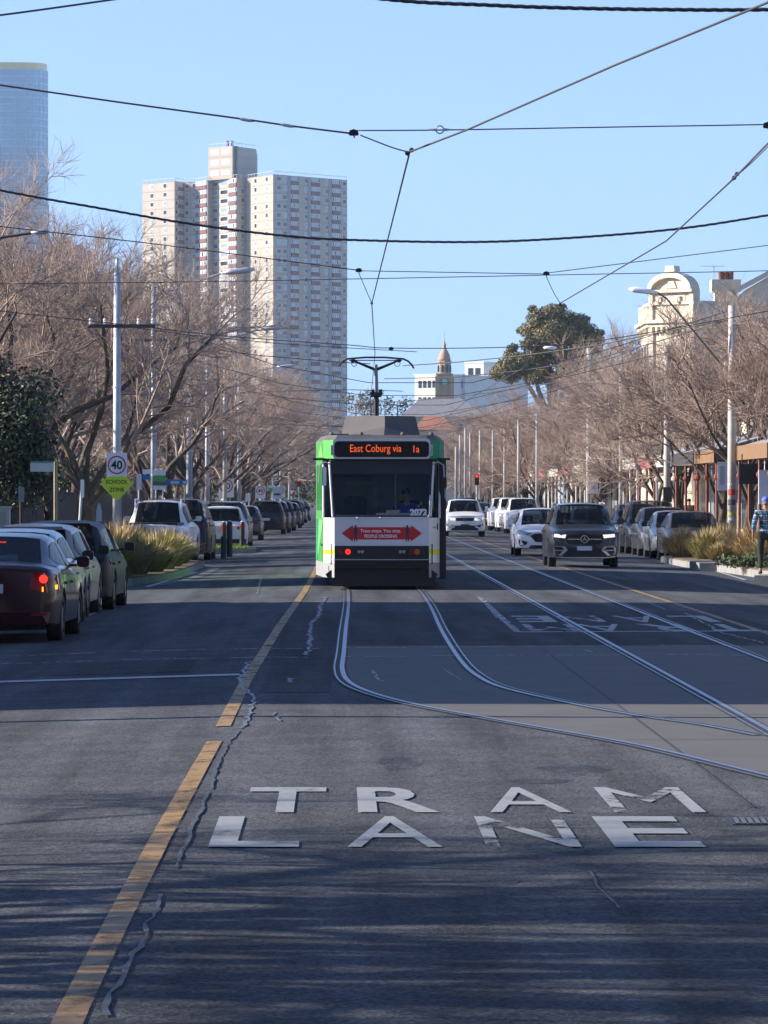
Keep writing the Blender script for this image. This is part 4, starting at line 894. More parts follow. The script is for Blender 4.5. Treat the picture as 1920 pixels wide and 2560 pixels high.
for k in range(8):
    a = R(22.5+45*k); q = MB(); c = (13.2*u*cos(a), 13.2*u*sin(a)); q.lathe([(2.8*u,zc_(804)),(2.8*u,zc_(793)),(2*u,zc_(790)),(.3*u,zc_(788))], 8, (c[0],c[1],0)); q.build('arched_opening', m_glassd, ck)
mb = MB(); mb.lathe([(13.6*u,zc_(780)),(13.2*u,zc_(774)),(11.2*u,zc_(766)),(8*u,zc_(759)),(4.6*u,zc_(754))], 16); mb.build('dome', M('dome_stone', (.4,.28,.18), .8, var=.1, scale=.5), ck, True)
mb = MB(); mb.lathe([(4.2*u,zc_(754)),(3.6*u,zc_(747)),(4.4*u,zc_(746)),(2.6*u,zc_(742)),(1.2*u,zc_(737)),(.45*u,zc_(731)),(.3*u,zc_(717))], 10); mb.build('spire', m_sand, ck)
mb = MB(); mb.lathe([(6.5*u,-h-.4),(6.5*u,-h+.1)], 20, (0,0,zc_(825)), 'y'); mb.build('clock_face', M('clock_glass', (.35,.5,.45), .4), ck)
# ---- white apartments behind
def block(name, lab, cat, x0, x1, ytop, Y, depth, m, rows, cols, ybot=1068, wr_=(.12,.88), win=m_glassd, group=None, turn=0):
    a, b, zt = D(x0,0,Y).x, D(x1,0,Y).x, D(0,ytop,Y).z
    b = a+(b-a)/cos(R(turn)); r = E(name, (a, Y, 0), R(-turn), lab, cat, group); q = MB(); q.box(0, b-a, 0, depth, -3, zt); q.box(-.1, b-a+.1, -.1, depth+.1, zt, zt+.3); q.build('wall', m, r)
    for i in range(rows):
        for j in range(cols):
            x = lerp(wr_[0], wr_[1], (j+.5)/cols)*(b-a); w = (b-a)/cols*.25; z = zt-2.2-i*3.0
            q = MB(); q.box(x-w, x+w, -.08, .02, z, z+1.3); q.build('window', win, r)
    return r
block('apartment_block', 'cream apartment block left of the clock tower', 'apartment block', 896, 948, 812, 800, 20, m_whiter, 3, 4, turn=35)
block('apartment_block', 'cream apartment wing right of the clock tower', 'apartment block', 972, 1004, 812, 803, 20, M('apartment_grey', (.5,.52,.55), .8), 3, 3)
block('apartment_block', 'tallest white apartment block between the clock tower and the green gum tree', 'apartment block', 1004, 1044, 785, 830, 18, m_whiter, 3, 2, turn=30)
block('apartment_block', 'low white apartment block just left of the gum tree', 'apartment block', 1026, 1068, 815, 815, 12, m_whiter, 2, 3, turn=30)
def gable(name, lab, cat, x0, x1, yeave, yridge, Y, depth, mw, mr, hip=.25, chim=False):
    a, b, ze, zr = D(x0,0,Y).x, D(x1,0,Y).x, D(0,yeave,Y).z, D(0,yridge,Y).z; w = b-a
    r = E(name, (a, Y, 0), 0, lab, cat); q = MB(); q.box(0, w, 0, depth, -.3, ze); q.build('wall', mw, r)
    q = MB(); q.add([(-.4,-.4,ze),(w+.4,-.4,ze),(w+.4,depth+.4,ze),(-.4,depth+.4,ze),(w*hip,depth/2,zr),(w*(1-hip),depth/2,zr)], [(0,1,5,4),(1,2,5),(2,3,4,5),(3,0,4),(3,2,1,0)]); rf_ = q.build('roof', mr, r)
    if chim: q = MB(); q.box(w*.3,w*.3+.6,depth*.4,depth*.4+.6,ze,zr+.7); q.build('chimney', m_brick, rf_)
    for x in (.25,.7): q = MB(); q.box(w*x-.5, w*x+.5, -.04, .02, ze-2, ze-.7); q.build('window', m_glassd, r)
    return r
gable('house', 'grey slate hipped roof of a hall showing above the tram', 'hall', 872, 1040, 900, 858, 430, 14, m_cream, m_slate, .22)
gable('house', 'red tiled roof of a house right of the tram roof', 'house', 905, 975, 928, 897, 400, 9, m_cream, m_tile, .2)
# ---- Victorian corner building
YV = 200.0
vb = E('corner_building', (0,0,0), 0, 'white Victorian corner building with an arched pediment on its splayed corner', 'corner building')
m_vic = M('victorian_stucco', (.62,.54,.41), .8, var=.08, scale=1.2, bump=.1)
PV = [(14.28,208.2),(14.28,201.87),(16.15,200.0),(27,200.0),(27,208.2)]
mb = MB(); mb.prism(PV, -.2, 9.6, 'z'); mb.build('wall', m_vic, vb)
def ring(z0, z1, out, nm='cornice'):
    d = out; q = MB(); q.prism([(14.28-d,208.2),(14.28-d,201.87-d*.4),(16.15-d*.4,200-d),(27,200-d),(27,208.2)], z0, z1, 'z'); return q.build(nm, m_vic, vb)
ring(9.55, 9.72, .18); ring(9.72, 9.86, .32); ring(9.86,10.55,.02,'parapet'); ring(10.55,10.68,.12,'coping'); ring(6.2,6.4,.15); ring(4.1,4.3,.15)
ex = Vector((16.15-14.28, 200-201.87, 0)); W_ = ex.length; ex.normalize(); en = Vector((-ex.y, ex.x, 0))*-1; en = Vector((ex.y, -ex.x, 0))
if en.y > 0: en = -en
O_ = Vector((14.28,201.87,0))
def vface(poly, z0off, d0, d1, nm, m=m_vic):
    q = MB(); n = len(poly); A = [O_+ex*a+en*d1+Vector((0,0,z)) for a, z in poly]; B = [O_+ex*a+en*d0+Vector((0,0,z)) for a, z in poly]
    q.add(A+B, [tuple(range(n)), tuple(range(2*n-1,n-1,-1))]+[(i,n+i,n+(i+1)%n,(i+1)%n) for i in range(n)]); return q.build(nm, m, vb)
arc = lambda r0, r1, zb_, k=14: [(W_/2+r0*cos(pi-pi*i/k), zb_+r1*sin(pi*i/k)) for i in range(k+1)]
vface([(0.02,10.5),(W_-.02,10.5),(W_-.02,11.25)]+arc(W_/2-.05,.75,11.25)[::-1]+[(.02,11.25)], 0, -.4, .03, 'pediment')
vface(arc(W_/2+.0,.8,11.22)+arc(W_/2-.25,.56,11.22)[::-1], 0, -.3, .28, 'pediment_arch')
vface([(-.04,11.1),(W_+.04,11.1),(W_+.04,11.24),(-.04,11.24)], 0, -.2, .26, 'pediment_ledge')
vface([(W_/2-.3,12.05),(W_/2+.3,12.05),(W_/2+.25,12.32),(W_/2-.25,12.32)], 0, -.2, .2, 'finial')
vface([(.5,10.7),(W_-.5,10.7),(W_-.5,10.98),(.5,10.98)], 0, 0, .06, 'name_panel', m_cream)
for k in range(8): t = .22+(W_-.44)*k/7; vface([(t-.06,9.3),(t+.06,9.3),(t+.06,9.56),(t-.06,9.56)], 0, 0, .22, 'bracket')
for k in range(10):
    y = 202.2+k*.62; q = MB(); q.box(14.08,14.3,y,y+.14,9.28,9.56); q.build('bracket', m_vic, vb); q = MB(); q.lathe([(.05,10.0),(.09,10.15),(.05,10.3),(.07,10.5)], 8, (14.2,y,0)); q.build('baluster', m_vic, vb)
for k in range(12):
    x = 16.6+k*.85; q = MB(); q.box(x,x+.14,199.78,200.02,9.28,9.56); q.build('bracket', m_vic, vb)
for k in range(4): x = 16.5+k*2.6; q = MB(); q.box(x,x+.3,199.9,200.02,9.87,10.55); q.build('pilaster', m_vic, vb)
for t in (W_*.28, W_*.72): q = MB(); c = O_+ex*t+en*.06; q.lathe([(.16,-.06),(.2,-.06),(.2,.06),(.16,.06)], 14, (c.x,c.y,10.72), 'y', ring=True); q.build('scroll', m_vic, vb)
vface([(W_/2-.3,11.3),(W_/2+.3,11.3),(W_/2+.15,11.62),(W_/2-.15,11.62)], 0, 0, .1, 'crest')
vface([(W_/2-.75,10.62),(W_/2+.75,10.62),(W_/2+.75,10.67),(W_/2-.75,10.67)], 0, 0, .12, 'ledge')
for t in (.1, W_-.1): vface([(t-.12,9.9),(t+.12,9.9),(t+.12,11.1),(t-.12,11.1)], 0, 0, .12, 'pilaster'); vface([(t-.14,4.3),(t+.14,4.3),(t+.14,9.55),(t-.14,9.55)], 0, 0, .1, 'pilaster')
for z0 in (6.6, 2.0): vface([(W_/2-.45,z0),(W_/2+.45,z0),(W_/2+.45,z0+1.9),(W_/2,z0+2.15),(W_/2-.45,z0+1.9)], 0, 0, .03, 'window', m_glassd)
for k in range(3):
    y = 203+k*1.8; q = MB(); q.box(14.24,14.29,y,y+.9,6.7,8.8); q.build('window', m_glassd, vb)
for k in range(4):
    x = 17.4+k*2.4; q = MB(); q.box(x,x+1,199.96,200.02,6.7,8.8); q.build('window', m_glassd, vb)
q = MB(); q.prism([(17.9,10.68),(22.2,10.68),(21.6,11.2),(20.05,12.1),(18.5,11.2)], 200, 200.4, 'y'); q.prism([(17.7,11.1),(20.05,12.35),(22.4,11.1),(22.2,10.95),(20.05,12.1),(17.9,10.95)], 199.8, 200.4, 'y'); q.build('side_pediment', m_vic, vb)
q = MB(); x0, x1 = D(1537,0,202).x, D(1600,0,202).x; q.box(x0+.15,x1-.15,202,202.9,9.5,11.2); q.box(x0,x1,201.85,203.05,11.2,11.75); ch = q.build('chimney', m_vic, vb)
for k in range(3): q = MB(); q.lathe([(.11,11.75),(.13,12.1),(.1,12.12)], 10, (lerp(x0,x1,.35+.17*k),202.4,0)); q.build('chimney_pot', M('old_pot', (.17,.07,.05), .85), ch)
an = MB(); p = D(1542,650,204); q0 = D(1542,575,204); an.tube([p,q0], .02, 5)
an.tube([q0+Vector((-.62,0,0)), q0+Vector((.5,0,0))], .018, 5)
for k in range(7): c = q0+Vector((-.55+k*.16,0,0)); an.tube([c+Vector((0,-.3,0)), c+Vector((0,.3,0))], .012, 4)
T(an.build('tv_antenna', m_galv), 'thin television antenna on the corner building roof beside its chimney', 'antenna')
# ---- shops with verandas along the right footpath
m_post = M('veranda_post_red', (.22,.05,.035), .6); m_orange = M('fascia_orange', (.22,.125,.06), .6, var=.08)
def shop(y0, y1, hgt, mw, lab, mv=m_iron, mp=m_post, fascia=None, panel=False, up=2, vx=12.35, vz=3.35):
    r = E('shop', (15.4, y0, 0), 0, lab, 'shop', 'shops under verandas along the right footpath'); w = y1-y0
    q = MB(); q.box(0, 9, 0, w-.03, -.1, hgt); q.build('wall', mw, r); q = MB(); q.box(-.15, .3, -.02, w-.01, hgt, hgt+.35); q.build('parapet', m_whiter, r)
    for j in range(up):
        c = w*(j+.5)/up; q = MB(); q.box(-.05, .04, c-.5, c+.5, hgt-2.6, hgt-.9, 0); q.box(-.12, .02, c-.6, c+.6, hgt-2.75, hgt-2.6, 1); q.build('window', [m_glassd, m_whiter], r)
    q = MB(); q.box(-.05, .03, .3, w*.55, .55, 2.7); q.build('shopfront', m_glassd, r); q = MB(); q.box(-.05, .03, w*.62, w*.62+.95, .0, 2.5); q.build('door', m_timber, r)
    q = MB(); q.box(-.04, .02, w*.8, w-.2, .55, 2.7); q.build('shopfront', m_glassb, r)
    x = vx-15.4
    q = MB(); q.add([(x,0,vz),(0,0,vz+.85),(0,w,vz+.85),(x,w,vz),(x,0,vz-.06),(0,0,vz+.79),(0,w,vz+.79),(x,w,vz-.06)], [(0,1,2,3),(7,6,5,4),(0,4,5,1),(3,2,6,7),(0,3,7,4),(1,5,6,2)]); v = q.build('veranda_roof', mv, r)
    q = MB(); q.box(x-.05, x, .0, w, vz-.42, vz+.02); q.build('fascia', fascia or m_orange, v)
    q = MB(); q.prism([(x+.02,vz-.35),(0,vz-.35),(0,vz+.78),(x+.02,vz-.02)], .02, .07, 'y'); q.build('veranda_end', fascia or m_orange, v)
    n = max(2, int(w/3.2)+1)
    for j in range(n):
        yy = .12+(w-.24)*j/(n-1); q = MB(); q.tube([(x+.06,yy,-.02),(x+.06,yy,.6),(x+.06,yy,.62),(x+.06,yy,vz-.05)], [.075,.075,.05,.05], 8); q.lathe([(.06,2.35),(.1,2.42),(.1,2.5),(.06,2.55)], 8, (x+.06,yy,0)); q.build('veranda_post', mp, r)
    if panel:
        q = MB(); q.box(x+.08, x+.74, -.02, .02, 2.0, 2.95, 0); pn = q.build('poster_panel', m_signw, r)
        q = MB(); q.box(x+.14,x+.3,-.026,-.021,2.2,2.8); q.box(x+.48,x+.62,-.026,-.021,2.3,2.65); q.build('poster_print', M('poster_grey', (.5,.55,.6), .6), pn)
        q = MB(); q.tube([(x+.78,0,-.02),(x+.78,0,vz)], .05, 8); q.build('veranda_post', mp, r)
    return r
shop(126.5, 136.5, 7.6, m_brownb, 'brown shop with red veranda posts right of the near concrete pole', fascia=m_orange)
shop(144.5, 152.5, 6.4, m_whiter, 'shop whose veranda ends in an orange gable over a white poster panel', panel=True)
shop(153, 162, 7.0, m_brownb, 'brown brick shop with a grey veranda behind the poster panel', M('veranda_grey', (.25,.26,.28), .6), fascia=M('fascia_black', (.04,.04,.045), .5))
shop(163, 172, 6.2, m_cream, 'cream shop behind the second bare tree from the right', fascia=M('fascia_white', (.6,.58,.52), .6), mp=M('post_white', (.6,.58,.55), .6))
shop(173, 182, 6.8, M('pale_green_render', (.38,.47,.42), .8), 'pale green shop with a dark red fascia among the right trees', fascia=M('fascia_red', (.4,.09,.1), .6))
shop(183, 192, 6.0, m_whiter, 'white shop just before the Victorian corner building', fascia=M('fascia_white'), mp=M('post_white'))
for k in range(6):
    y = 222+k*13; shop(y, y+12.5, 6+(k*37 % 3)*.9, (m_cream, m_whiter, m_brick, m_cream, m_brownb, m_whiter)[k], 'one of the far shops beyond the Victorian corner building', mp=M('post_white'), fascia=(M('fascia_white'), M('fascia_red'))[k % 2])
# hanging shop signs
def sign_board(xd, yd, Y, w, h, m, lab, marks=None, disc_=False):
    p = D(xd, yd, Y); q = MB()
    if disc_: q.lathe([(w/2,-.05),(w/2,.05)], 20, (0,0,0), 'y')
    else: q.prism(rrect(-w/2,w/2,-h/2,h/2,.02,2), -.05, .05, 'y')
    for x in (-.3*w,.3*w): q.tube([(x,0,h/2-.02),(x,0,h/2+.35)], .012, 4, 1)
    o = q.build('hanging_sign', [m, m_galv]); o.location = p; return T(o, lab, 'shop sign', 'signs hanging along the right shops')
sign_board(1467,1012,170,.55,.36, M('sign_green', (.05,.32,.07), .5), 'small green shop sign left of the second concrete pole')
sign_board(1508,1003,160,.62,.62, M('sign_pink', (.62,.3,.3), .5), 'round pink shop sign right of the second concrete pole', disc_=True)
sign_board(1425,1000,190,.9,.9, M('fascia_red'), 'square dull red sign board among the right trees')
sign_board(1550,1055,158,.16,.85, M('banner_blue', (.08,.3,.6), .5), 'narrow blue banner left of the poster panel')
q = MB(); q.box(-.5,.5,-.15,.15,-.3,.3); q.tube([(-.4,0,.3),(-.4,0,.6)],.02,4); q.tube([(.4,0,.3),(.4,0,.6)],.02,4)
o = q.build('hanging_sign', m_black); o.location = D(1632,1024,131); T(o, 'black box sign hanging under the veranda right of the near pole', 'shop sign')
p = D(1652,1052,129); q = MB(); q.box(-.18,.18,-.05,.05,-.5,.5); q.tube([(0,0,.5),(0,0,.9)], .015, 4); o = q.build('hanging_sign', m_signw); o.location = p; T(o, 'tall white sign at the right edge above the pedestrian', 'shop sign')
# ---- houses, fences on the left; two tall ones out of frame give the shade that lies over the crossing
def house(x1, y0, y1, hgt, lab, mw=m_brownb, mr=m_slate, dep=10, roof=1.8):
    r = E('house', (x1, y0, 0), 0, lab, 'house', 'houses along the left footpath'); w = y1-y0
    q = MB(); q.box(-dep, 0, 0, w, -.2, hgt); q.build('wall', mw, r)
    q = MB(); q.add([(.35,-.2,hgt),(.35,w+.2,hgt),(-dep-.3,w+.2,hgt),(-dep-.3,-.2,hgt),(-dep/2,-.2,hgt+roof),(-dep/2,w+.2,hgt+roof)], [(0,1,5,4),(2,3,4,5),(0,4,3),(1,2,5),(3,2,1,0)]); rf_ = q.build('roof', mr, r)
    q = MB(); q.box(-dep*.45,-dep*.45+.8,.4,1.2,hgt,hgt+roof+1); q.build('chimney', m_brick, rf_)
    n = max(2, int(w/2.6))
    for z0 in ([.8] if hgt < 5 else [.8, 4.4]):
        for j in range(n):
            c = w*(j+.5)/n
            q = MB(); q.box(-.02,.05,c-.5,c+.5,z0 if (j or z0 > 2) else 0,z0+1.6); q.build('window' if (j or z0 > 2) else 'door', m_glassd if (j or z0 > 2) else m_timber, r)
    return r
house(-12.6, 40.6, 50.3, 8.7, 'two storey terrace out of frame at the left by the stop line', m_brick)
house(-12.6, 50.4, 60.3, 8.9, 'two storey terrace out of frame at the left beside the red sedan', m_cream)
house(-12.6, 60.4, 70.3, 8.7, 'two storey terrace out of frame at the left beside the silver cars', m_brick)
house(-12.6, 70.4, 77.0, 8.9, 'two storey corner terrace out of frame at the left of the crossing', m_brownb)
house(-12.6, 91.5, 99.5, 8.6, 'two storey corner terrace out of frame left of the grass bed', m_brick)
for k in range(14):
    y = 196+k*16; house(-16-(k % 3), y, y+11, 3.6+(k % 2)*.5, 'one of the low dark houses behind the left street trees', (m_brownb, m_brick, m_cream)[k % 3], (m_slate, m_iron, m_tile)[k % 3])
def fence(y0, y1, x, h, lab):
    q = MB(); y = y0
    while y < y1: q.box(x-.02, x+.02, y, y+.1, 0, h+.06*sin(y*9)); y += .135
    q.box(x-.06, x-.02, y0, y1, .35, .45); q.box(x-.06, x-.02, y0, y1, h-.4, h-.3)
    r = E('fence', (0,0,0), 0, lab, 'fence', 'front fences along the left footpath'); q.build('pickets', m_timber, r)
    yy = y0
    while yy <= y1: p = MB(); p.box(x-.16, x-.06, yy, yy+.12, -.1, h+.15); p.build('post', m_timber, r); yy += 2.4
for a, b, lb in ((101,121,'dark picket fence at the left edge behind the dark evergreen'),(121.5,141,'dark picket fence behind the speed sign pole'),(141.5,163,'dark picket fence behind the white ute'),(164,190,'dark picket fence behind the blue street sign'),(191,220,'dark picket fence far along the left footpath')):
    fence(a, b, -9.75, 1.9, lb)

for k in range(9):  # unseen terraces added to darken reflections and ambient light
    y = -110+k*14.2
    house(-12.6 if y < -22 else -24, y, y+13.8, 8.4+(k % 3)*.8 if y < -22 else 5.5, 'one of the terraces behind or beside the camera on the left', (m_brick, m_brownb)[k % 2])
for k in range(15):  # unseen shops added to cut ambient light, grey to keep the bounce neutral
    y = -110+k*14.2
    r = E('shop', (15.6, y, 0), 0, 'one of the grey shops behind or beside the camera on the right', 'shop', 'grey shops out of frame on the right'); q = MB(); q.box(0, 9, 0, 14, -.1, 8+(k % 3)*1.2); q.build('wall', M('grey_render', (.2,.21,.23), .85, var=.15), r)
    q = MB(); q.box(-.05, .03, .5, 8, .5, 2.8); q.build('shopfront', m_glassd, r)
    for j in range(4): q = MB(); q.box(-.05,.03,1+j*3.2,2.3+j*3.2,4.6,6.6); q.build('window', m_glassd, r)
r = E('apartment_block', (0,-48,0), 0, 'grey apartment block closing the street behind the camera', 'apartment block'); q = MB(); q.box(-40,40,-12,0,-.2,34); q.build('wall', MATS['grey_render'], r)  # unseen slab added to keep bright sky out of reflections and shade
# ============================================================ TREES AND PLANTS
m_bark = M('bark_dark', (.075,.06,.05), .95, var=.3, scale=5, bump=.5, bscale=20)
m_barkm = M('bark_mossy', (.1,.08,.05), .95, var=.45, scale=3, bump=.5, bscale=20)
m_twig = M('twigs', (.36,.28,.23), .9, var=.3, scale=.9)
m_twig2 = M('twigs_reddish', (.33,.245,.2), .9, var=.25, scale=.9)
def rnd_dir(rng, d, ang):
    d = Vector(d).normalized(); a = d.cross(Vector((.3,.5,1)));
    if a.length < .1: a = d.cross(Vector((1,0,0)))
    a.normalize(); b = d.cross(a); t = rng.uniform(0, 2*pi); return (d*cos(ang)+(a*cos(t)+b*sin(t))*sin(ang)).normalized()
def bare_tree(seed, H=8.5, trunk=2.0, r0=.2, spread=40, limbs=5, up=.25, dens=1.0, lean=(0,0), first=None):
    """trunk and big limbs in one mesh, the mass of shoots and twigs in the other"""
    rng = random.Random(seed); tm, cm = MB(), MB()
    def grow(p, d, L, r, lev):
        nseg = (5,5,4,3,2)[lev]; pts = [p]; rs = [r]; q = p; dd = d
        r1 = r*(.72 if lev == 0 else .35 if lev < 3 else .5)
        for i in range(nseg):
            wob = (.07,.22,.26,.25,.2)[lev]
            dd = (dd+Vector((rng.gauss(0,wob), rng.gauss(0,wob), rng.gauss(0,wob*.7)+up*(.0,.14,.22,.3,.2)[lev]))).normalized()
            q = q+dd*L/nseg; pts.append(q); rs.append(lerp(r, r1, (i+1)/nseg))
        (tm if lev < 2 else cm).tube(pts, rs, (9,7,4,3,3)[lev], 0, cap=False)
        if lev == 4: return
        n = (limbs, 7, int(10*dens), int(10*dens))[lev]
        for k in range(n):
            t = 1.0 if lev == 0 else rng.uniform(.22, 1) if k else 1.0
            if lev == 0 and k >= limbs-1: t = .82
            f = t*nseg; i = min(int(f), nseg-1); s = pts[i].lerp(pts[i+1], f-i); rr = lerp(rs[i], rs[i+1], f-i)
            base = (pts[i+1]-pts[i]).normalized()
            if lev == 0:
                az = 2*pi*k/limbs+rng.uniform(-.5,.5); an = R(spread*rng.uniform(.55,1.2)); nd = Vector((sin(an)*cos(az)+lean[0], sin(an)*sin(az)+lean[1], cos(an))).normalized(); nl = (H-trunk)*rng.uniform(.62,.9); nr = rr*rng.uniform(.5,.72)
                if first and k < len(first): nd = Vector(first[k][:3]).normalized(); nl = first[k][3]; nr = rr*.6
            else:
                nd = rnd_dir(rng, base, R(rng.uniform(22,52))); nl = L*rng.uniform(.36,.62)*(1.15-.45*t); nr = max(rr*rng.uniform(.45,.7), (0,.03,.013,.006)[lev])
                if lev == 3: nl = max(nl, rng.uniform(.35,.75)); nr = .006
            grow(s, nd, nl, nr, lev+1)
    grow(Vector((0,0,-.1)), Vector((lean[0]*.4, lean[1]*.4, 1)).normalized(), trunk+.1, r0, 0)
    return tm, cm
def tree_obj(name, tm, cm, loc, rot, lab, cat='tree', group=None, mt=m_bark, mc=m_twig, sc=1):
    r = E(name, loc, rot, lab, cat, group); tm.build('trunk', mt, r, True); cm.build('crown', mc, r, True); r.scale = (sc,)*3; return r
LG, RG = 'bare street trees along the left footpath', 'bare street trees along the right footpath'
# the near left tree, with its two heavy arms
A = tree_obj('bare_tree', *bare_tree(11, 10.5, 1.9, .27, 42, 5, .3, 1.15, first=[(.75,.2,.8,3.4),(-.5,.2,.9,5.6),(-.8,-.2,.7,4.6),(-.15,.3,1,6.2)]), (-7.15,127.5,0), 0, 'big bare tree with mossy forked trunk behind the speed sign', group=LG, mt=m_barkm)
protoL = [tree_obj('bare_tree', *bare_tree(s, 9.2, 2.1, .24, 44, 5, .26, 1.1), (0,0,0), 0, 'x', group=LG, mc=m_twig2 if s % 2 else m_twig) for s in (21,22,23,24)]
protoR = [tree_obj('bare_tree', *bare_tree(s, 7.0, 1.5, .15, 38, 6, .35, 1.1), (0,0,0), 0, 'x', group=RG, mc=m_twig2 if s % 2 else m_twig) for s in (31,32,33,34)]
used = set()
def place_tree(protos, k, loc, rot, sc, lab, group):
    p = protos[k % len(protos)]
    if p.name in used: p = copy_tree(p)
    else: used.add(p.name)
    p.location = loc; p.rotation_euler = (0,0,rot); p.scale = (sc,)*3; p['label'] = lab; p['group'] = group; return p
Ls = [(-11.8,120,1.15,'tall bare tree at the left edge rising above the dark evergreen'),(-9.4,127,1.12,'bare tree with its crown just left of the speed sign pole'),(-9.0,139,1.05,'dark trunked bare tree between the speed sign pole and the first lamp pole'),(-7.2,163,1.0,'bare tree whose dark limb arches right towards the tram'),(-11,150,1.15,'bare tree set back from the kerb behind the speed sign pole'),
      (-7.2,186,.98,'bare tree behind the second lamp pole on the left'),(-10.6,134,1.2,'tall bare tree behind the near forked one, left of the pole'),(-12.5,137,1.25,'tallest bare tree at the far left edge in front of the skyscraper'),(-10.4,172,1.2,'bare tree in front of the foot of the mauve office block'),(-13.2,158,1.3,'tall bare tree in front of the mauve brown office tower')]
random.seed(5)
for k, (x, y, s, lb) in enumerate(Ls): place_tree(protoL, k, (x,y,0), random.uniform(0,6.28), s, lb, LG)
for k in range(13):
    y = 206+k*17; place_tree(protoL, k+1, (-7.2+.06*k+random.uniform(-.3,.3), y, 0), random.uniform(0,6.28), random.uniform(1.02,1.25), 'one of the bare trees massed along the far left kerb', 'bare trees massed far along the left kerb')
for k in range(15):
    y = 178+k*15; place_tree(protoL, k+2, (-11.2-(k % 3), y, 0), random.uniform(0,6.28), random.uniform(1.1,1.3), 'one of the bare trees massed along the far left kerb', 'bare trees massed far along the left kerb')
Rs = [(13.1,141.5,1.18,'bare tree with a forked trunk behind the near concrete pole'),(13.1,151,1.1,'bare tree branching left of the orange fascia panel'),(13.0,163,1.08,'bare tree between the second and third concrete poles'),(13.0,177,1.1,'bare tree just left of the second concrete pole'),(14.4,135,1.15,'bare tree at the right edge behind the brown shop veranda')]
for k, (x, y, s, lb) in enumerate(Rs): place_tree(protoR, k, (x,y,0), random.uniform(0,6.28), s, lb, RG)
for k in range(15):
    y = 190+k*14; place_tree(protoR, k+1, (12.9-.10*k+random.uniform(-.3,.3), y, 0), random.uniform(0,6.28), random.uniform(1.02,1.15), 'one of the bare trees massed along the far right kerb', 'bare trees massed far along the right kerb')
for k in range(9):
    y = 200+k*24; place_tree(protoR, k+2, (15.2-.5*k, y+60, 0), random.uniform(0,6.28), 1.12, 'one of the bare trees massed along the far right kerb', 'bare trees massed far along the right kerb')
# bare trees out of frame at the left whose twigs streak the foreground with shade
for k, (x, y, s) in enumerate(((-8.6,20.0,1.0),(-8.2,16.9,1.1),(-8.4,13.0,1.2),(-10.5,22.8,.8),(-11,18.3,1.2),(-10.2,14.8,1.25),(-9.5,11.2,1.2))):
    place_tree(protoL, k+1, (x,y,0), k*1.3, s, ('bare tree out of frame left of the lower painted word','bare tree out of frame left of the near yellow line','bare tree out of frame nearest the camera at the left','small bare tree out of frame beside the painted words','bare tree out of frame in the second row beside the lower painted word','bare tree out of frame in the second row beside the yellow line','bare tree out of frame beside the drain end of the street')[k], LG)
# ---- leafy trees
def leaves(mb, clumps, size, n, rng, mis=(0,), shell=.55):
    for (c, r) in clumps:
        c = Vector(c)
        for _ in range(int(n*r[0]*r[1]*1.0 if isinstance(r, tuple) else n*r*r)):
            d = Vector((rng.gauss(0,1), rng.gauss(0,1), rng.gauss(0,1))).normalized(); k = shell+(1-shell)*rng.random()
            if rng.random() < .25: k *= rng.random()
            rr = r if isinstance(r, tuple) else (r,r,r)
            p = c+Vector((d.x*rr[0], d.y*rr[1], d.z*rr[2]))*k
            nrm = (d*.8+Vector((rng.gauss(0,.6), rng.gauss(0,.6), rng.gauss(0,.6)))).normalized(); a = nrm.cross(Vector((.2,.4,1))).normalized(); b = nrm.cross(a)
            s = size*rng.uniform(.6,1.4); s2 = s*rng.uniform(.4,.7); t = rng.uniform(0, pi); u_ = a*cos(t)+b*sin(t); v_ = nrm.cross(u_)
            mb.add([p-u_*s, p+v_*s2, p+u_*s, p-v_*s2], [(0,1,2,3)], rng.choice(mis))
m_lf1 = M('evergreen_leaf', (.028,.042,.016), .5, var=.4, scale=2, spec=.6); m_lf2 = M('evergreen_leaf_pale', (.09,.1,.045), .5, var=.3, scale=2)
m_gum1 = M('gum_leaf_olive', (.15,.145,.055), .7, var=.35, scale=.7); m_gum2 = M('gum_leaf_brown', (.24,.145,.06), .7, var=.3, scale=.7); m_gum3 = M('gum_leaf_dark', (.06,.07,.028), .7, var=.3, scale=.7)
rng = random.Random(3)
r = E('evergreen_tree', (-9.2,116.5,0), 0, 'dark leafy evergreen tree at the left edge above the fence', 'tree')
q = MB(); q.tube([(0,0,-.1),(.1,0,1.5),(0,.1,3)], [.16,.13,.08], 8)
for k in range(7): a = k*.9; q.tube([(0,.05,1.6+k*.15),(1.1*cos(a),1.1*sin(a),2.9+k*.25)], [.07,.02], 5)
q.build('trunk', m_bark, r, True)
q = MB(); leaves(q, [((rng.uniform(-1.2,1.2)+.1, rng.uniform(-1.2,1.2), z), rng.uniform(.55,.85)) for z in (2.1,2.4,2.7,3.0,3.3,3.6,3.9,4.2,4.5,3.2,3.7,2.6,4.0,2.3,3.1,2.9,4.4) for _ in (0,1)]+[((.9,-.3,2.0),.7),((1.1,-.4,3.2),.7),((0.2,0,5.1),.6),((-.4,.2,5.3),.7)], .062, 900, rng, (0,0,0,0,1)); q.build('crown', [m_lf1, m_lf2], r)
YG = 400; uu = K*YG/F; gx = D(1190,0,YG).x
r = E('gum_tree', (gx,YG,0), 0, 'large green and rust coloured gum tree rising above the right bare trees', 'tree')
def gp(xd, yd, dy=0): p = D(xd, yd, YG); return (p.x-gx, dy, p.z)
q = MB(); q.tube([(0,0,-.1),(.2,0,6),(.3,0,12)], [.6,.5,.35], 8)
for e in ((1140,720),(1240,710),(1180,690),(1280,740),(1110,780),(1210,740)): g_ = gp(*e); q.tube([(.2,0,8),(g_[0]*.55,0,11.5),g_], [.3,.2,.05], 6)
q.build('trunk', M('gum_bark', (.2,.15,.11), .9, var=.3, scale=.5), r, True)
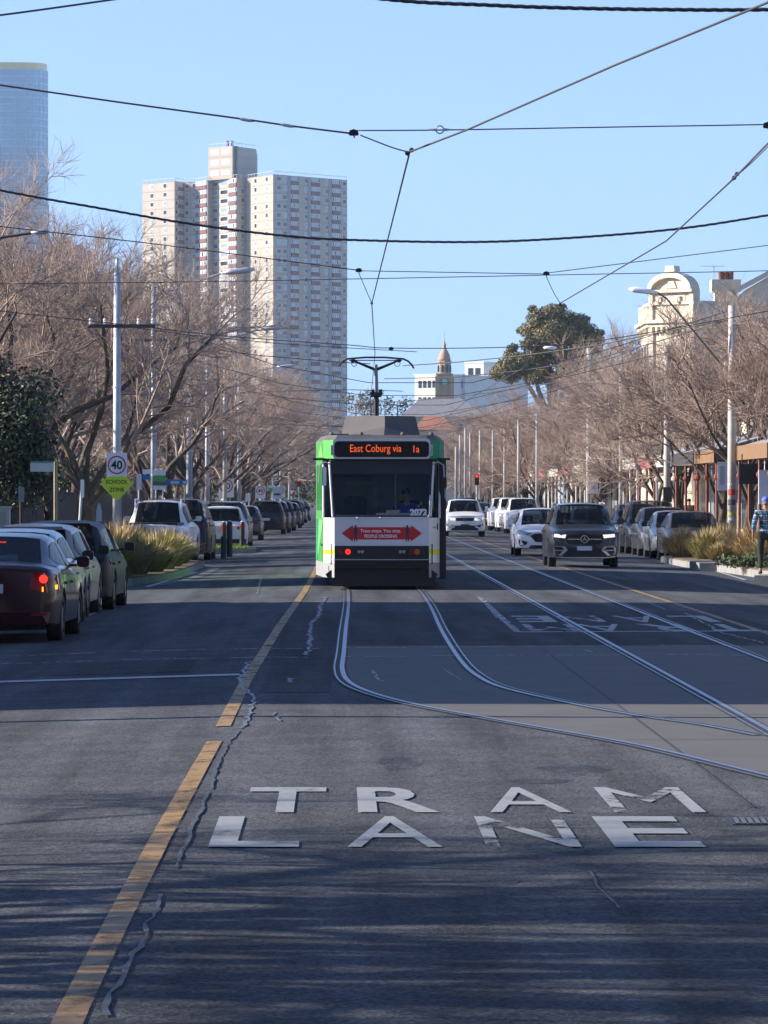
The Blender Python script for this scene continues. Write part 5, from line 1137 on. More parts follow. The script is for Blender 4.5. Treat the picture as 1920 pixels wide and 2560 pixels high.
cl = [(1165,690,26),(1150,715,24),(1190,680,24),(1220,690,26),(1245,700,24),(1270,715,24),(1285,735,20),(1290,755,14),(1255,745,24),(1225,725,26),(1195,715,26),(1170,745,24),(1140,745,18),(1200,760,20),(1230,765,16),(1125,715,10),(1275,765,14),(1120,785,26),(1095,795,24),(1080,805,20),(1140,800,22),(1105,765,14),(1160,785,18),(1190,672,14),(1180,800,16),(1100,815,18),(1210,665,10),(1150,668,10),(1262,690,10),(1165,765,20),(1215,785,18),(1250,775,18),(1180,775,20),(1145,770,18),(1235,795,14),(1110,750,12),(1295,720,10),(1205,735,26),(1130,795,22),(1225,800,20),(1265,790,20),(1160,815,20),(1200,820,22),(1240,815,18),(1175,725,24)]
q = MB(); leaves(q, [(gp(x, y, rng.uniform(-3,3)), (s*uu*1.25, s*uu*1.3, s*uu*.95)) for x, y, s in cl], .105, 1150, rng, (0,0,1,2,0)); q.build('crown', [m_gum1, m_gum2, m_gum3], r)
def bush(name, lab, cat, xd, yd, Y, w, h, ms, n=300, size=.16, group=None, base=0):
    p = D(xd, yd, Y); r = E(name, (p.x, Y, 0), 0, lab, cat, group); c0 = p.z
    q = MB(); q.tube([(0,0,base-.1),(.05,0,c0)], [.25,.1], 6); q.build('trunk', m_bark, r, True)
    q = MB(); leaves(q, [((rng.uniform(-w,w)*.6, rng.uniform(-w,w)*.5, c0+rng.uniform(-.5,.5)*h), (w*rng.uniform(.3,.5), w*.4, h*rng.uniform(.3,.45))) for _ in range(12)], size, n, rng, tuple(range(len(ms)))); q.build('crown', ms, r); return r
bush('dark_pine', 'dark conifer crown behind the right bare trees beside the Victorian building', 'tree', 1345, 780, 420, 3.6, 3.2, [m_lf1, m_gum3], 60)
bush('olive_tree', 'olive green shrub crown left of the Victorian building', 'tree', 1320, 800, 330, 1.6, 2.2, [m_gum1], 120)
bush('far_tree', 'dark far tree just left of the pantograph mast', 'tree', 800, 872, 600, 2.6, 2.6, [m_gum3], 60); bush('far_tree', 'dark far tree just right of the pantograph mast', 'tree', 858, 880, 620, 2.4, 2.2, [m_lf1, m_gum3], 60); bush('far_tree', 'grey green far tree beside the foot of the apartment tower', 'tree', 768, 872, 640, 2.2, 2.2, [m_gum3], 60)
for k in range(11):
    y = 128+k*9.5; x = -11.4-.25*(k % 3); p = E('garden_shrub', (x,y,0), 0, 'one of the dense dark shrubs behind the picket fences', 'shrub', 'dark shrubs behind the picket fences')
    q = MB(); q.tube([(0,0,-.1),(0,0,1.5)], [.1,.05], 5); q.build('trunk', m_bark, p)
    q = MB(); leaves(q, [((rng.uniform(-.7,.7), rng.uniform(-3,3), rng.uniform(.8,3.0)), rng.uniform(.7,1.0)) for _ in range(12)], .13, 130, rng, (0,0,1)); q.build('crown', [m_lf1, m_lf2], p)
for k in range(9):
    y = 430+k*14; x = (-14+4.4*k); p = E('far_tree', (x,y,0), 0, 'one of the dark leafy trees closing the far end of the street', 'tree', 'dark trees at the far end of the street')
    q = MB(); q.tube([(0,0,-.1),(0,0,3)], [.25,.1], 5); q.build('trunk', m_bark, p)
    q = MB(); leaves(q, [((rng.uniform(-2,2), rng.uniform(-2,2), rng.uniform(1.5,5.2)), rng.uniform(1.2,1.8)) for _ in range(14)], .2, 70, rng, (0,0,1)); q.build('crown', [m_gum3, m_gum1], p)
# ---- tussock grasses in the two beds
m_g1 = M('grass_green', (.2,.185,.055), .8, var=.3, scale=5); m_g2 = M('grass_straw', (.55,.41,.21), .8, var=.25, scale=5); m_g3 = M('grass_olive', (.3,.25,.09), .8, var=.25, scale=5); m_g4 = M('grass_rust', (.33,.19,.085), .8, var=.25, scale=5)
def tussock(loc, rad, h, n, mix, lab, group, seed):
    rng = random.Random(seed); q = MB()
    for _ in range(n):
        a = rng.uniform(0, 2*pi); b = rng.random()**.6; hh = h*rng.uniform(.55,1.05)*(1-.25*b); out = rad*b
        p0 = Vector((.3*out*cos(a), .3*out*sin(a), 0)); p2 = Vector((out*cos(a)+rng.gauss(0,.05), out*sin(a)+rng.gauss(0,.05), hh*(1-.35*b*b))); p1 = p0.lerp(p2, .5)+Vector((0,0,hh*.22))
        w = rng.uniform(.006,.012); s = Vector((-sin(a+rng.uniform(-1,1)), cos(a+rng.uniform(-1,1)), 0))*w
        mi = rng.choice(mix); tip = mi if rng.random() < .5 else (1 if mi in (0,2) else 3)
        q.add([p0-s, p0+s, p1+s, p1-s, p2], [(0,1,2,3)], mi); q.f.append((len(q.v)-2, len(q.v)-3, len(q.v)-1)); q.m.append(tip)
    o = q.build('tussock_grass', [m_g1, m_g2, m_g3, m_g4]); o.location = loc; o['label'] = lab; o['category'] = 'grass clump'; o['group'] = group; return o
GL, GR = 'grass clumps in the left bed', 'grass clumps in the right bed'
for k, (x, y, rd_, h, mix) in enumerate(((-4.75,95.6,.75,1.05,(0,0,2,0)),(-4.55,98.3,.85,1.1,(0,2,2,1)),(-4.35,101.5,.85,1.0,(0,0,2)),(-4.25,105,.9,1.15,(0,2,1)),(-4.2,109,.9,1.05,(0,0,2)),(-4.2,113.5,.85,.95,(0,0,0,2)),(-5.2,97,.8,1.15,(1,2,3)),(-5.3,101,.9,1.25,(1,1,2,3)),(-5.2,106,.9,1.3,(1,1,2)),(-5.3,111,.9,1.25,(1,3,1,2)),(-5.2,116,.9,1.2,(1,1,2)),(-4.4,117.5,.8,.95,(0,0,2)))):
    tussock((x,y,.08), rd_, h, 900, mix, 'straw tipped tussock at the back of the left bed below the ute tailgate' if k in (6,7,8,9,10) else 'green tussock along the road side of the left bed', GL, k)
for k, (x, y, rd_, h, mix, lb) in enumerate(((9.75,125.2,.72,.95,(2,2,3,1),'leftmost green and rust tussock at the kerb nose of the right bed'),(10.15,121.5,.7,.95,(0,2,0,0),'dark green tussock second from the left in the right bed'),(10.75,123.5,.8,1.1,(0,2,2,1),'tall green tussock in front of the grey brown sedan'),(11.2,118.5,.85,1.15,(3,1,1,2),'pale straw tussock in the middle of the right bed'),
       (11.45,113.5,.85,1.05,(3,1,2,1),'rust coloured tussock left of the pedestrian'),(10.9,112,.7,.8,(0,2,0),'low green tussock in front of the rust coloured one'),(11.6,108,.8,1.0,(1,2,3),'straw tussock behind the pedestrian'),(10.2,118,.5,.55,(0,0,2),'small low green tussock near the kerb of the right bed'))):
    tussock((x,y,.08), rd_*1.2, h*1.05, 1300, mix, lb, GR, 50+k)
q = MB(); leaves(q, [((rng.uniform(-.9,.9), rng.uniform(-3,3), rng.uniform(.05,.22)), (.5,.8,.18)) for _ in range(14)], .05, 900, rng, (0,1)); o = q.build('ground_cover', [M('groundcover_leaf', (.05,.09,.025), .7, var=.3, scale=4), m_gum3]); o.location = (10.55,106.2,.08); T(o, 'low dark green ground cover spilling over the kerb left of the pedestrian', 'ground cover', kind='stuff')
q = MB()
rng = random.Random(9)
for _ in range(5000):
    x, y = rng.uniform(-5.6,-3.1), rng.uniform(145,154.5)
    if x > -3.1-.16*max(0,y-150): continue
    a = rng.uniform(0, 6.28); s = .018; h = rng.uniform(.04,.11); q.add([(x-s*cos(a),y-s*sin(a),.1),(x+s*cos(a),y+s*sin(a),.1),(x+rng.gauss(0,.02),y,.1+h)], [(0,1,2)])
T(q.build('lawn_grass', M('lawn_blade', (.13,.22,.03), .8, var=.2, scale=4)), 'short bright green grass on the island with the bollards', 'grass', kind='stuff')
# ============================================================ POLES, SIGNS, WIRES
def at(xd, X): return X*F/(xd*K-VX)                     # distance of a thing seen at column xd that stands X to the side
def zat(yd, Y): return CH-(yd*K-HY)*Y/F
PG = 'tram and light poles along the street'
def lamp(root, base, tip, r=.035, head=.62, brace=None):
    q = MB(); q.tube([base, tip], [r*1.3, r], 8)
    if brace: q.tube([brace, Vector(base).lerp(Vector(tip), .55)], r*.7, 6)
    arm = q.build('lamp_arm', m_galv, root); d = (Vector(tip)-Vector(base)).normalized(); d2 = Vector((d.x, d.y, d.z*.35)).normalized(); t = Vector(tip)
    q = MB(); q.tube([t-d2*.05, t+d2*head*.3, t+d2*head*.75, t+d2*head], [.045,.1,.11,.05], 8); return q.build('lamp_head', m_galv, arm, True)
def pole(xd, ytop, X, lab, r=.1, m=m_galv, cross=(), thin=None, group=PG, name='street_pole', ybase=0):
    Y = at(xd, X); z1 = zat(ytop, Y); o = E(name, (X, Y, 0), 0, lab, 'pole', group)
    q = MB(); q.tube([(0,0,-.2),(0,0,z1*.45),(0,0,z1)], [r*1.15,r,r*.82], 14); q.build('post', m, o, True)
    if thin: q = MB(); q.tube([(0,0,z1),(0,0,zat(thin, Y))], r*.42, 8); q.build('spigot', m, o, True)
    for c in (z1*.28, z1*.6): q = MB(); q.lathe([(r*1.09,c),(r*1.09,c+.05)], 12); q.build('band', m_galv, o)
    for (yc_, x0, x1, dark) in cross:
        z = zat(yc_, Y); q = MB(); a, b = D(x0,0,Y).x-X, D(x1,0,Y).x-X; q.box(a, b, -r-.1, -r, z-.05, z+.05); ca = q.build('cross_arm', m_timber if dark else m_galv, o)
        for t in (.04,.25,.75,.96):
            q = MB(); q.lathe([(.03,z+.05),(.05,z+.1),(.03,z+.14),(.05,z+.18),(.02,z+.22)], 8, (lerp(a,b,t),-r-.05,0)); q.build('insulator', m_signw, ca)
    return o, Y, z1
# left
P1, Y1, Z1 = pole(253, 590, -6.3, 'tall grey pole carrying the speed sign, with a dark cross arm', .115, cross=((705,190,336,True),), thin=557)
P2, Y2, Z2 = pole(332, 618, -6.3, 'grey lamp pole with two cross arms right of the speed sign pole', .095, cross=((735,283,386,True),(752,300,380,False)))
b0 = (0,0,zat(640,Y2)); tp_ = D(480,590,Y2); lamp(P2, b0, (tp_.x+6.3, 0, tp_.z), .04, 1.1, brace=(0,0,zat(680,Y2)))
q = MB(); q.tube([D(332,755,Y2)-Vector((-6.3,Y2,0)), D(280,768,Y2)-Vector((-6.3,Y2,0)), D(190,778,Y2)-Vector((-6.3,Y2,0))], [.03,.025,.012], 5); q.build('bracket_arm', m_galv, P2)
P3, Y3, Z3 = pole(448, 735, -6.3, 'pale lamp pole third from the left with an arm over the road', .11)
tp_ = D(560,712,Y3); lamp(P3, (0,0,zat(742,Y3)), (tp_.x+6.3,0,tp_.z), .045, 1.2)
pole(409, 850, -6.3, 'short darker pole between the second and third lamp poles', .13, m=M('pole_blue_grey', (.27,.3,.34), .6))
P4, Y4, Z4 = pole(486, 770, -6.3, 'pole with a small speed sign beyond the third lamp pole', .12)
P5, Y5, Z5 = pole(516, 795, -6.1, 'pole with a lamp arm just right of the pole with the small speed sign', .1)
tp_ = D(600,792,Y5); lamp(P5, (0,0,zat(808,Y5)), (tp_.x+6.1,0,tp_.z), .045, 1.1)
for k, (xd, yt, X) in enumerate(((562,860,-6),(590,900,-5.6),(606,905,-5.2),(625,930,-4.8),(640,945,-4.6))):
    pole(xd, yt, X, 'one of the thin pale poles receding along the far left kerb', .1, group='thin poles far along the left kerb')
# lamp that reaches into the frame from a pole just outside it
o = E('street_lamp', (-8.6,100,0), 0, 'street lamp at the left edge whose pole stands outside the frame', 'street lamp'); q = MB(); q.tube([(0,0,-.1),(0,0,zat(520,100))], .09, 10); q.build('post', m_galv, o)
tt = D(72,503,100); q = MB(); q.tube([(0,0,zat(520,100)-.2), (D(8,513,100).x+8.6,0,zat(512,100)), (tt.x+8.6,0,tt.z)], [.04,.035,.03], 6); am = q.build('lamp_arm', m_timber, o)
q = MB(); q.tube([(tt.x+8.6-.05,0,tt.z),(tt.x+8.6+.12,0,tt.z+.02),(tt.x+8.6+.3,0,tt.z+.03),(tt.x+8.6+.36,0,tt.z+.02)], [.03,.06,.06,.02], 8); q.build('lamp_head', m_galv, am, True)
# right
Q1, W1, _ = pole(1581, 660, 12.15, 'pale concrete pole with rust bands and stickers beside the right bed', .13, m=m_concpole)
q = MB(); e = D(1420,632,W1)-Vector((12.15,W1,0)); q.tube([(0,0,zat(815,W1)), D(1440,645,W1)-Vector((12.15,W1,0)), e], [.03,.028,.025], 6); am = q.build('lamp_arm', M('lamp_arm_dark', (.12,.12,.12), .5, .3), Q1)
q = MB(); h_ = D(1358,624,W1)-Vector((12.15,W1,0)); q.tube([e, e.lerp(h_,.3), e.lerp(h_,.8), h_], [.04,.09,.1,.03], 8); q.build('lamp_head', m_signw, am, True)
for yd in (806, 830): q = MB(); z = zat(yd,W1); q.lathe([(.128,z-.08),(.128,z+.08)], 14); q.build('rust_band', M('rust', (.3,.1,.03), .9, var=.3), Q1)
for k, (yd, c) in enumerate(((1063,(.5,.05,.05)),(1085,(.08,.08,.1)),(1112,(.5,.45,.1)),(1118,(.6,.6,.6)))):
    q = MB(); z = zat(yd,W1); q.lathe([(.152,z-.1),(.152,z+.1)], 14); 
    keep = MB(); n=14
    for i in range(5): keep.add([(.152*cos(R(210+i*20)),.152*sin(R(210+i*20)),z-.09),(.152*cos(R(230+i*20)),.152*sin(R(230+i*20)),z-.09),(.152*cos(R(230+i*20)),.152*sin(R(230+i*20)),z+.09),(.152*cos(R(210+i*20)),.152*sin(R(210+i*20)),z+.09)], [(0,1,2,3)])
    keep.build('sticker', M('sticker_%d' % k, c, .6, var=.3, scale=20), Q1)
for k in range(3):
    q = MB(); x = .1+.05*k; q.tube([(x,0,zat(690+k*10,W1)),(x+.25,0,zat(740,W1)),(x+.55+.1*k,0,zat(800+k*10,W1)),(x+.95,0,zat(860,W1))], .014, 4); q.build('service_cable', m_wire, Q1)
Q2, W2, _ = pole(1441, 745, 12.1, 'pale concrete pole second from the right among the bare trees', .12, m=m_concpole)
q = MB(); z = zat(1058,W2); q.box(-.16,.16,-.3,-.12,z-.45,z+.1); q.build('control_box', m_timber, Q2)
Q3, W3, _ = pole(1272, 752, 11.4, 'pale lamp pole standing clear above the middle right trees', .12, m=m_concpole)
e = D(1245,775,W3)-Vector((11.4,W3,0)); q = MB(); q.tube([(0,0,zat(870,W3)),(0,0,zat(870,W3)+.02), D(1232,757,W3)-Vector((11.4,W3,0)), D(1205,752,W3)-Vector((11.4,W3,0))], [.03,.03,.025,.02], 5); am = q.build('lamp_arm', MATS['lamp_arm_dark'], Q3)
q = MB(); c = D(1188,751,W3)-Vector((11.4,W3,0)); q.ball(c, .32, .12, .09, 8); q.build('lamp_head', m_signw, am, True)
q = MB(); z = zat(835,W3); q.box(-.2,.25,-.25,-.12,z-.3,z+.35); q.build('bracket', m_timber, Q3); q = MB(); z = zat(1043,W3); q.box(-.02,.4,-.16,-.13,z-.5,z+.35); q.build('sign_plate', m_signw, Q3)
pole(1341, 795, 11.9, 'slim pale pole between the middle lamp pole and the second concrete pole', .08, m=m_concpole)
for k, (xd, yt, X) in enumerate(((1160,895,10.8),(1120,905,10.4),(1090,925,10.0),(1065,930,9.6),(1037,930,9.0),(1016,935,8.6),(1005,925,8.4),(994,940,8.0),(985,965,7.6))):
    pole(xd, yt, X, 'one of the thin pale poles receding along the far right kerb', .085, m=M('far_pole', (.36,.35,.34), .8), group='thin poles far along the right kerb')
# ---- signs
def on(P): return P
sp = E('speed_sign', (-6.3, Y1-.16, zat(1006,Y1)), 0, 'white 40 speed limit sign with a red ring on the tall grey pole', 'road sign'); hw, hh = .29, .37
q = MB(); q.prism(rrect(-hw,hw,-hh,hh,.05), -.02, 0, 'y'); q.build('plate', m_signw, sp)
q = MB(); q.lathe([(.262,-.024),(.262,-.028),(.222,-.028),(.222,-.024)], 32, (0,0,.02), 'y', ring=True); q.build('red_ring', m_signr, sp)
q = MB(); q.text('40', .34, (0,-.03,.02), sx=.95, bold=.008); q.build('lettering', m_signk, sp)
sp = E('school_zone_sign', (-6.3, Y1-.17, zat(1050,Y1)), 0, 'fluorescent yellow green diamond sign reading SCHOOL ZONE under the speed sign', 'road sign'); a = .47
q = MB(); q.prism([(-a,.06),(-.27,.27),(.27,.27),(a,.06),(.04,-.4),(-.04,-.4)][::-1], -.02, 0, 'y'); q.build('plate', m_yg, sp)
q = MB(); q.text('SCHOOL', .155, (0,-.024,.12), bold=.003); q.build('lettering', m_signk, sp); q = MB(); q.text('ZONE', .155, (0,-.024,-.1), bold=.003); q.build('lettering', m_signk, sp)
def signpost(name, lab, cat, xd, X, ytop, plates, r=.03, m=m_galv, tilt=0, group=None):
    Y = at(xd, X); o = E(name, (X,Y,0), 0, lab, cat, group); q = MB(); z1 = zat(ytop,Y); q.tube([(-tilt,0,-.1),(0,0,z1)], r, 8); q.build('post', m, o)
    for (x0, x1, y0, y1, mm, txt) in plates:
        a, b = D(x0,0,Y).x-X, D(x1,0,Y).x-X; q = MB(); q.prism(rrect(a,b,zat(y1,Y),zat(y0,Y),.015,2), -r-.03, -r, 'y'); p = q.build('plate', mm, o)
        if txt:
            for (s_, size, xx, yy, mt) in txt: q = MB(); q.text(s_, size, (lerp(a,b,xx),-r-.033,lerp(zat(y1,Y),zat(y0,Y),yy))); q.build('lettering', mt, p)
    return o
m_blue = M('sign_blue', (.03,.17,.45), .5); m_tgr = M('stop_green', (.1,.4,.08), .5); m_tdk = M('stop_dark', (.12,.13,.12), .5); m_teal = M('sign_teal', (.08,.3,.28), .5)
signpost('street_sign', 'pale teal street name blade on a wooden post left of the leaning post', 'street sign', 120, -6.9, 997, [(66,117,999,1019,M('sign_pale', (.55,.6,.6), .5),None),(66,117,996,1000,m_teal,None)], .05, M('wood_post', (.3,.24,.17), .8, var=.2))
signpost('parking_sign', 'leaning grey post with a narrow white parking plate', 'parking sign', 178, -6.5, 1036, [(174,182,1036,1075,m_signw,None)], .035, tilt=.16)
signpost('parking_sign', 'thin post with a white parking plate right of the speed sign pole', 'parking sign', 300, -6.5, 1024, [(295,306,1024,1058,m_signw,None)], .03)
signpost('parking_sign', 'old grey sign plate on a dark post at the left edge under the evergreen', 'parking sign', 45, -7.2, 1050, [(40,52,1052,1085,M('sign_dull', (.35,.35,.33), .6),None)], .03, m_timber)
signpost('tram_stop_sign', 'tram stop sign with white, green and dark bands', 'tram stop sign', 337, -6.2, 1013, [(331,358,1015,1027,m_signw,None),(331,358,1027,1040,m_tgr,None),(331,358,1040,1049,m_tdk,None),(331,358,1049,1058,m_signw,None)], .03)
signpost('street_sign', 'short blue and white stacked blades behind the narrow white parking plate', 'street sign', 331, -6.35, 1010, [(308,330,1014,1024,m_signw,None),(308,330,1026,1036,m_blue,None)], .03)
sb = signpost('street_sign', 'long blue street name blade with small white letters', 'street sign', 332, -6.25, 1030, [(334,404,1036,1047,m_blue,[('Jones St',.14,.45,.5,m_signw)])], .03) if 0 else signpost('street_sign', 'long blue street name blade with blurred white letters', 'street sign', 352, -6.1, 1034, [(334,404,1036,1047,m_blue,None)], .03)
for k, w in enumerate((.3,.42,.2)): q = MB(); q.box(-.15+k*.42, -.15+k*.42+w*.7, -.068, -.064, zat(1045,sb.location.y), zat(1039,sb.location.y)); q.build('blurred_letters', M('sign_pale'), [c for c in sb.children if c.name.startswith('plate')][0])
def small40(xd, yd, X, w, lab, num=True):
    Y = at(xd,X); z = zat(yd,Y); o = E('speed_sign', (X,Y-.2,z), 0, lab, 'road sign'); h = w*1.25
    q = MB(); q.prism(rrect(-w/2,w/2,-h/2,h/2,.04), -.02, 0, 'y'); q.tube([(0,.03,-z),(0,.03,h/2)], .03, 6); q.build('plate', m_signw, o)
    q = MB(); q.lathe([(w*.44,-.024),(w*.44,-.028),(w*.36,-.028),(w*.36,-.024)], 24, (0,0,h*.1), 'y', ring=True); q.build('red_ring', m_signr, o)
    q = MB(); q.text('40', w*.55, (0,-.03,h*.1), bold=.006); q.build('lettering', m_signk, o)
small40(489, 1054, -6.25, .85, 'small faded 40 sign on the pole right of the third lamp pole'); small40(563, 1063, -5.9, .75, 'small 40 sign far along the left kerb, middle of three'); small40(606, 1062, -5.1, .8, 'smallest 40 sign farthest along the left kerb')
signpost('parking_sign', 'white notice plate on a thin post beyond the grey hatchback', 'parking sign', 538, -6.0, 1065, [(532,541,1066,1083,m_signw,None)], .03)
signpost('tram_stop_sign', 'small far tram stop sign with a green band', 'tram stop sign', 590, -5.5, 1050, [(580,592,1048,1054,m_signw,None),(580,592,1054,1062,m_tgr,None)], .04)
signpost('direction_sign', 'white direction board with dark lettering far along the left kerb', 'road sign', 594, -5.3, 1050, [(588,609,1052,1078,M('sign_pale'),None),(591,606,1066,1070,m_signk,None)], .05)
Yg = at(630,-4.7); o = E('give_way_sign', (-4.7,Yg,zat(1064,Yg)), 0, 'upside down triangle give way sign far along the left kerb', 'road sign')
q = MB(); q.prism([(-.4,.3),(0,-.4),(.4,.3)], -.02, 0, 'y', 0); q.prism([(-.25,.2),(0,-.22),(.25,.2)], -.025, -.02, 'y', 1); q.tube([(0,.03,-zat(1064,Yg)),(0,.03,.2)], .03, 6, 2); q.build('plate', [m_signr, m_signw, m_galv], o)
for (xd, yd, X, lb) in ((672,1046,-3.6,'far red traffic light just left of the tram'),(1190,1031,8.3,'far red traffic light just right of the tram')):
    xd = 645 if xd == 672 else 1030; Y = at(xd, X); o = E('traffic_light', (X,Y,0), 0, lb, 'traffic light'); z = zat(1040 if X < 0 else 1032,Y)
    q = MB(); q.tube([(0,0,-.1),(0,0,z)], .06, 8); q.build('post', m_galv, o); q = MB(); q.box(-.13,.13,-.22,-.06,z-.45,z+.22); q.build('housing', m_black, o)
    q = MB(); q.lathe([(.095,-.25),(.095,-.22)], 14, (0,0,z+.1), 'y'); q.build('red_lamp', M('signal_red', (.6,.02,.02), .4, emit=(1,.03,.03), es=.7), o)
# utility cabinet at the left edge
p = D(8,1130,112); q = MB(); q.box(-.35,.16,-.2,.2,0,zat(1098,112)); q.box(-.38,.19,-.23,.23,zat(1098,112),zat(1098,112)+.05); o = E('utility_cabinet', (p.x,112,0), 0, 'pale grey metal cabinet at the left edge behind the red sedan', 'cabinet'); q.build('housing', M('cabinet_grey', (.4,.42,.42), .6, var=.1), o)
q = MB(); q.box(-.25,.08,-.215,-.2,.25,zat(1105,112)); q.build('door', M('cabinet_door', (.3,.32,.32), .6), o)
# bollards
for k, (xd, yb, yt) in enumerate(((483,1199,1128),(496,1196,1126),(523,1183,1127))):
    z = .1; Y = F*(CH-z)/(yb*K-HY); X = (xd*K-VX)*Y/F; h = zat(yt,Y)
    o = E('bollard', (X,Y,0), 0, ('dark timber bollard nearest the road corner, left of three','dark timber bollard in the middle of the three','dark timber bollard right of three in front of the white hatchback')[k], 'bollard', 'dark bollards on the grass island')
    q = MB(); q.tube([(0,0,0),(0,0,h-.08),(0,0,h)], [.085,.085,.06], 12); q.build('post', M('bollard_green', (.012,.025,.025), .6), o); q = MB(); q.lathe([(.088,h-.22),(.088,h-.12)], 12); q.build('red_band', m_dimred, o); q = MB(); q.ball((0,0,h), .05, .05, .03, 8); q.build('cap', m_signw, o)
# white street furniture among the left trees, sandwich boards on the right
q = MB(); q.prism([(-.075,0),(.075,0),(.075,.3),(.025,.5),(-.025,.5),(-.075,.3)], -.03, .03, 'y'); o = q.build('marker_post', M('marker_pale', (.45,.5,.52), .6)); p = D(214,1130,124); o.location = (p.x, 124, zat(1126,124)); T(o, 'pale bottle shaped marker on the trunk left of the speed sign pole', 'marker')
# ---- overhead wires
def wire(pts, r, lab, m=m_wire, n=5, name='overhead_wire', cat='wire', group=None):
    q = MB(); q.tube(pts, r, n); return T(q.build(name, m, smooth=True), lab, cat, group)
def span(pd, Y, r, lab, m=m_wire, sub=6, name='overhead_wire', cat='wire', group=None):
    P = ends([D(a,b,Y) for a,b in smooth_path([(a,b) for a,b in pd], sub)], pd); return wire(P, r, lab, m, name=name, cat=cat, group=group)
def ends(P, pd):                # a span that leaves the frame runs on to its pole at the kerb
    if pd[0][0] < 0 and P[0].x > -6.4: d = P[0]-P[1]; P = [P[0]+d*((-6.4-P[0].x)/d.x)]+P
    if pd[-1][0] > 1659 and P[-1].x < 12.2: d = P[-1]-P[-2]; P = P+[P[-1]+d*((12.2-P[-1].x)/d.x)]
    return P
def rope(pd, Y, r, lab, pitch=.3):                   # twisted cable: three strands
    pts = ends([D(a,b,Y) for a,b in smooth_path(pd, 40)], pd); q = MB()
    for s in range(3):
        out = []; L = 0
        for i, p in enumerate(pts):
            if i: L += (p-pts[i-1]).length
            t = 2*pi*L/pitch+s*2*pi/3; out.append(p+Vector((0, cos(t)*r*.62, sin(t)*r*.62)))
        q.tube(out, r*.6, 5)
    return T(q.build('twisted_cable', m_cable, smooth=True), lab, 'cable')
rope([(-900,-150),(-300,-135),(400,-60),(820,-3),(1050,11),(1250,18),(1450,21),(1659,21),(2100,12)], 40, .017, 'thick twisted grey cable crossing the top of the sky', .33)
span([(-300,68),(0,33),(260,-3),(420,-25)], 40, .010, 'thin wire crossing the top left corner')
Ya, Yb = 37.2, 66.5
span([(-260,150),(0,184),(265,222),(530,258),(620,271),(756,288)], Ya, .0085, 'span wire dropping from the upper left to the nearest insulator')
span([(772,282),(950,281),(1300,275),(1659,269),(2000,262)], Ya, .006, 'span wire running right from the nearest insulator through the ring')
span([(778,292),(845,318),(880,328)], Ya, .006, 'short pull off wire from the nearest insulator to the bent tram wire')
rope([(-300,345),(0,411),(210,449),(400,482),(600,508),(750,518),(1000,523),(1200,516),(1450,496),(1659,465),(2000,405)], 70, .018, 'thick black cable sagging across the middle of the sky', .5)
span([(-200,462),(0,489),(300,523),(560,556),(775,584)], Yb, .0085, 'thin span wire from the left edge to the second insulator')
span([(775,585),(1180,592)], Yb, .007, 'thin span wire between the second and third insulators'); span([(1180,590),(1420,560),(1659,530),(1900,498)], Yb, .007, 'thin span wire from the third insulator up to the right edge')
span([(775,590),(790,625),(803,655)], Yb, .006, 'short hanger below the second insulator'); span([(1180,597),(1195,630),(1210,655)], Yb, .006, 'short hanger below the third insulator')
span([(-200,614),(0,613),(400,609),(800,602),(1200,594),(1659,585),(1900,578)], 112, .012, 'thin nearly level wire from the left trees to the Victorian chimney')
span([(-200,650),(0,672),(255,700),(500,727),(750,745),(845,752),(1100,750),(1300,735),(1659,672)], 100, .011, 'dark span wire passing the fourth insulator above the pantograph')
# contact wires
za = D(885,328,Ya).z; zb2 = D(803,655,Yb).z
cA = [Vector((4.1,-60,4.85)), Vector((4.0,0,4.8)), Vector((3.6,14,4.78)), D(1760,-45,24.5), D(1659,5,26), D(1330,140,30.6), D(1010,280,35.6), D(885,328,Ya), D(803,655,Yb), Vector((.74, 91, 4.76)), Vector((.95,133,4.75)), Vector((.8,200,4.75)), Vector((.9,400,4.8))]
wire(cA, .0085, 'tram contact wire bending from the upper right corner down to the pantograph')
cB = [Vector((3.9,-60,4.8)), Vector((3.7,0,4.78)), D(1900,75,30), D(1659,310,36.3), D(1585,386,39.5), D(1440,520,47.5), D(1210,655,Yb), Vector((4.2,100,4.75)), Vector((3.9,133,4.75)), Vector((4.1,200,4.75)), Vector((4.0,400,4.8))]
wire(cB, .0085, 'right hand tram contact wire running to the upper right edge')
span([(1690,285),(1625,350),(1590,380)], 38, .005, 'looped pull off wire beside the right contact wire')
def insulator(xd, yd, Y, lab, s=1.0):
    p = D(xd,yd,Y); u = K*Y/F*s; q = MB(); q.prism([(-11*u,-3*u),(-9*u,5*u),(0,8*u),(9*u,5*u),(11*u,-3*u),(8*u,-6*u),(-8*u,-6*u)], -5*u, 5*u, 'y'); q.tube([(0,0,-6*u),(2*u,0,-11*u)], 1.5*u, 5)
    o = q.build('insulator', m_black); o.location = p; T(o, lab, 'insulator', 'insulators on the span wires')
insulator(764, 287, Ya, 'largest dark insulator where the nearest span wire bends'); insulator(775, 584, Yb, 'dark insulator on the span above the bend by the apartment tower', .65); insulator(1180, 591, Yb, 'dark insulator on the span left of the gum tree top', .65); insulator(1659, 271, Ya, 'dark insulator cut by the right edge of the sky'); insulator(845, 753, 100, 'small dark insulator just above the pantograph', .5)
insulator(1330, 867, 100, 'small dark insulator in the right bare trees', .5) if 0 else None
def bead(xd, yd, Y, lab): o = MB().ball((0,0,0), .022, .022, .022, 8).build('wire_clamp', m_black); o.location = D(xd,yd,Y); T(o, lab, 'clamp', 'dark clamps on the contact wires')
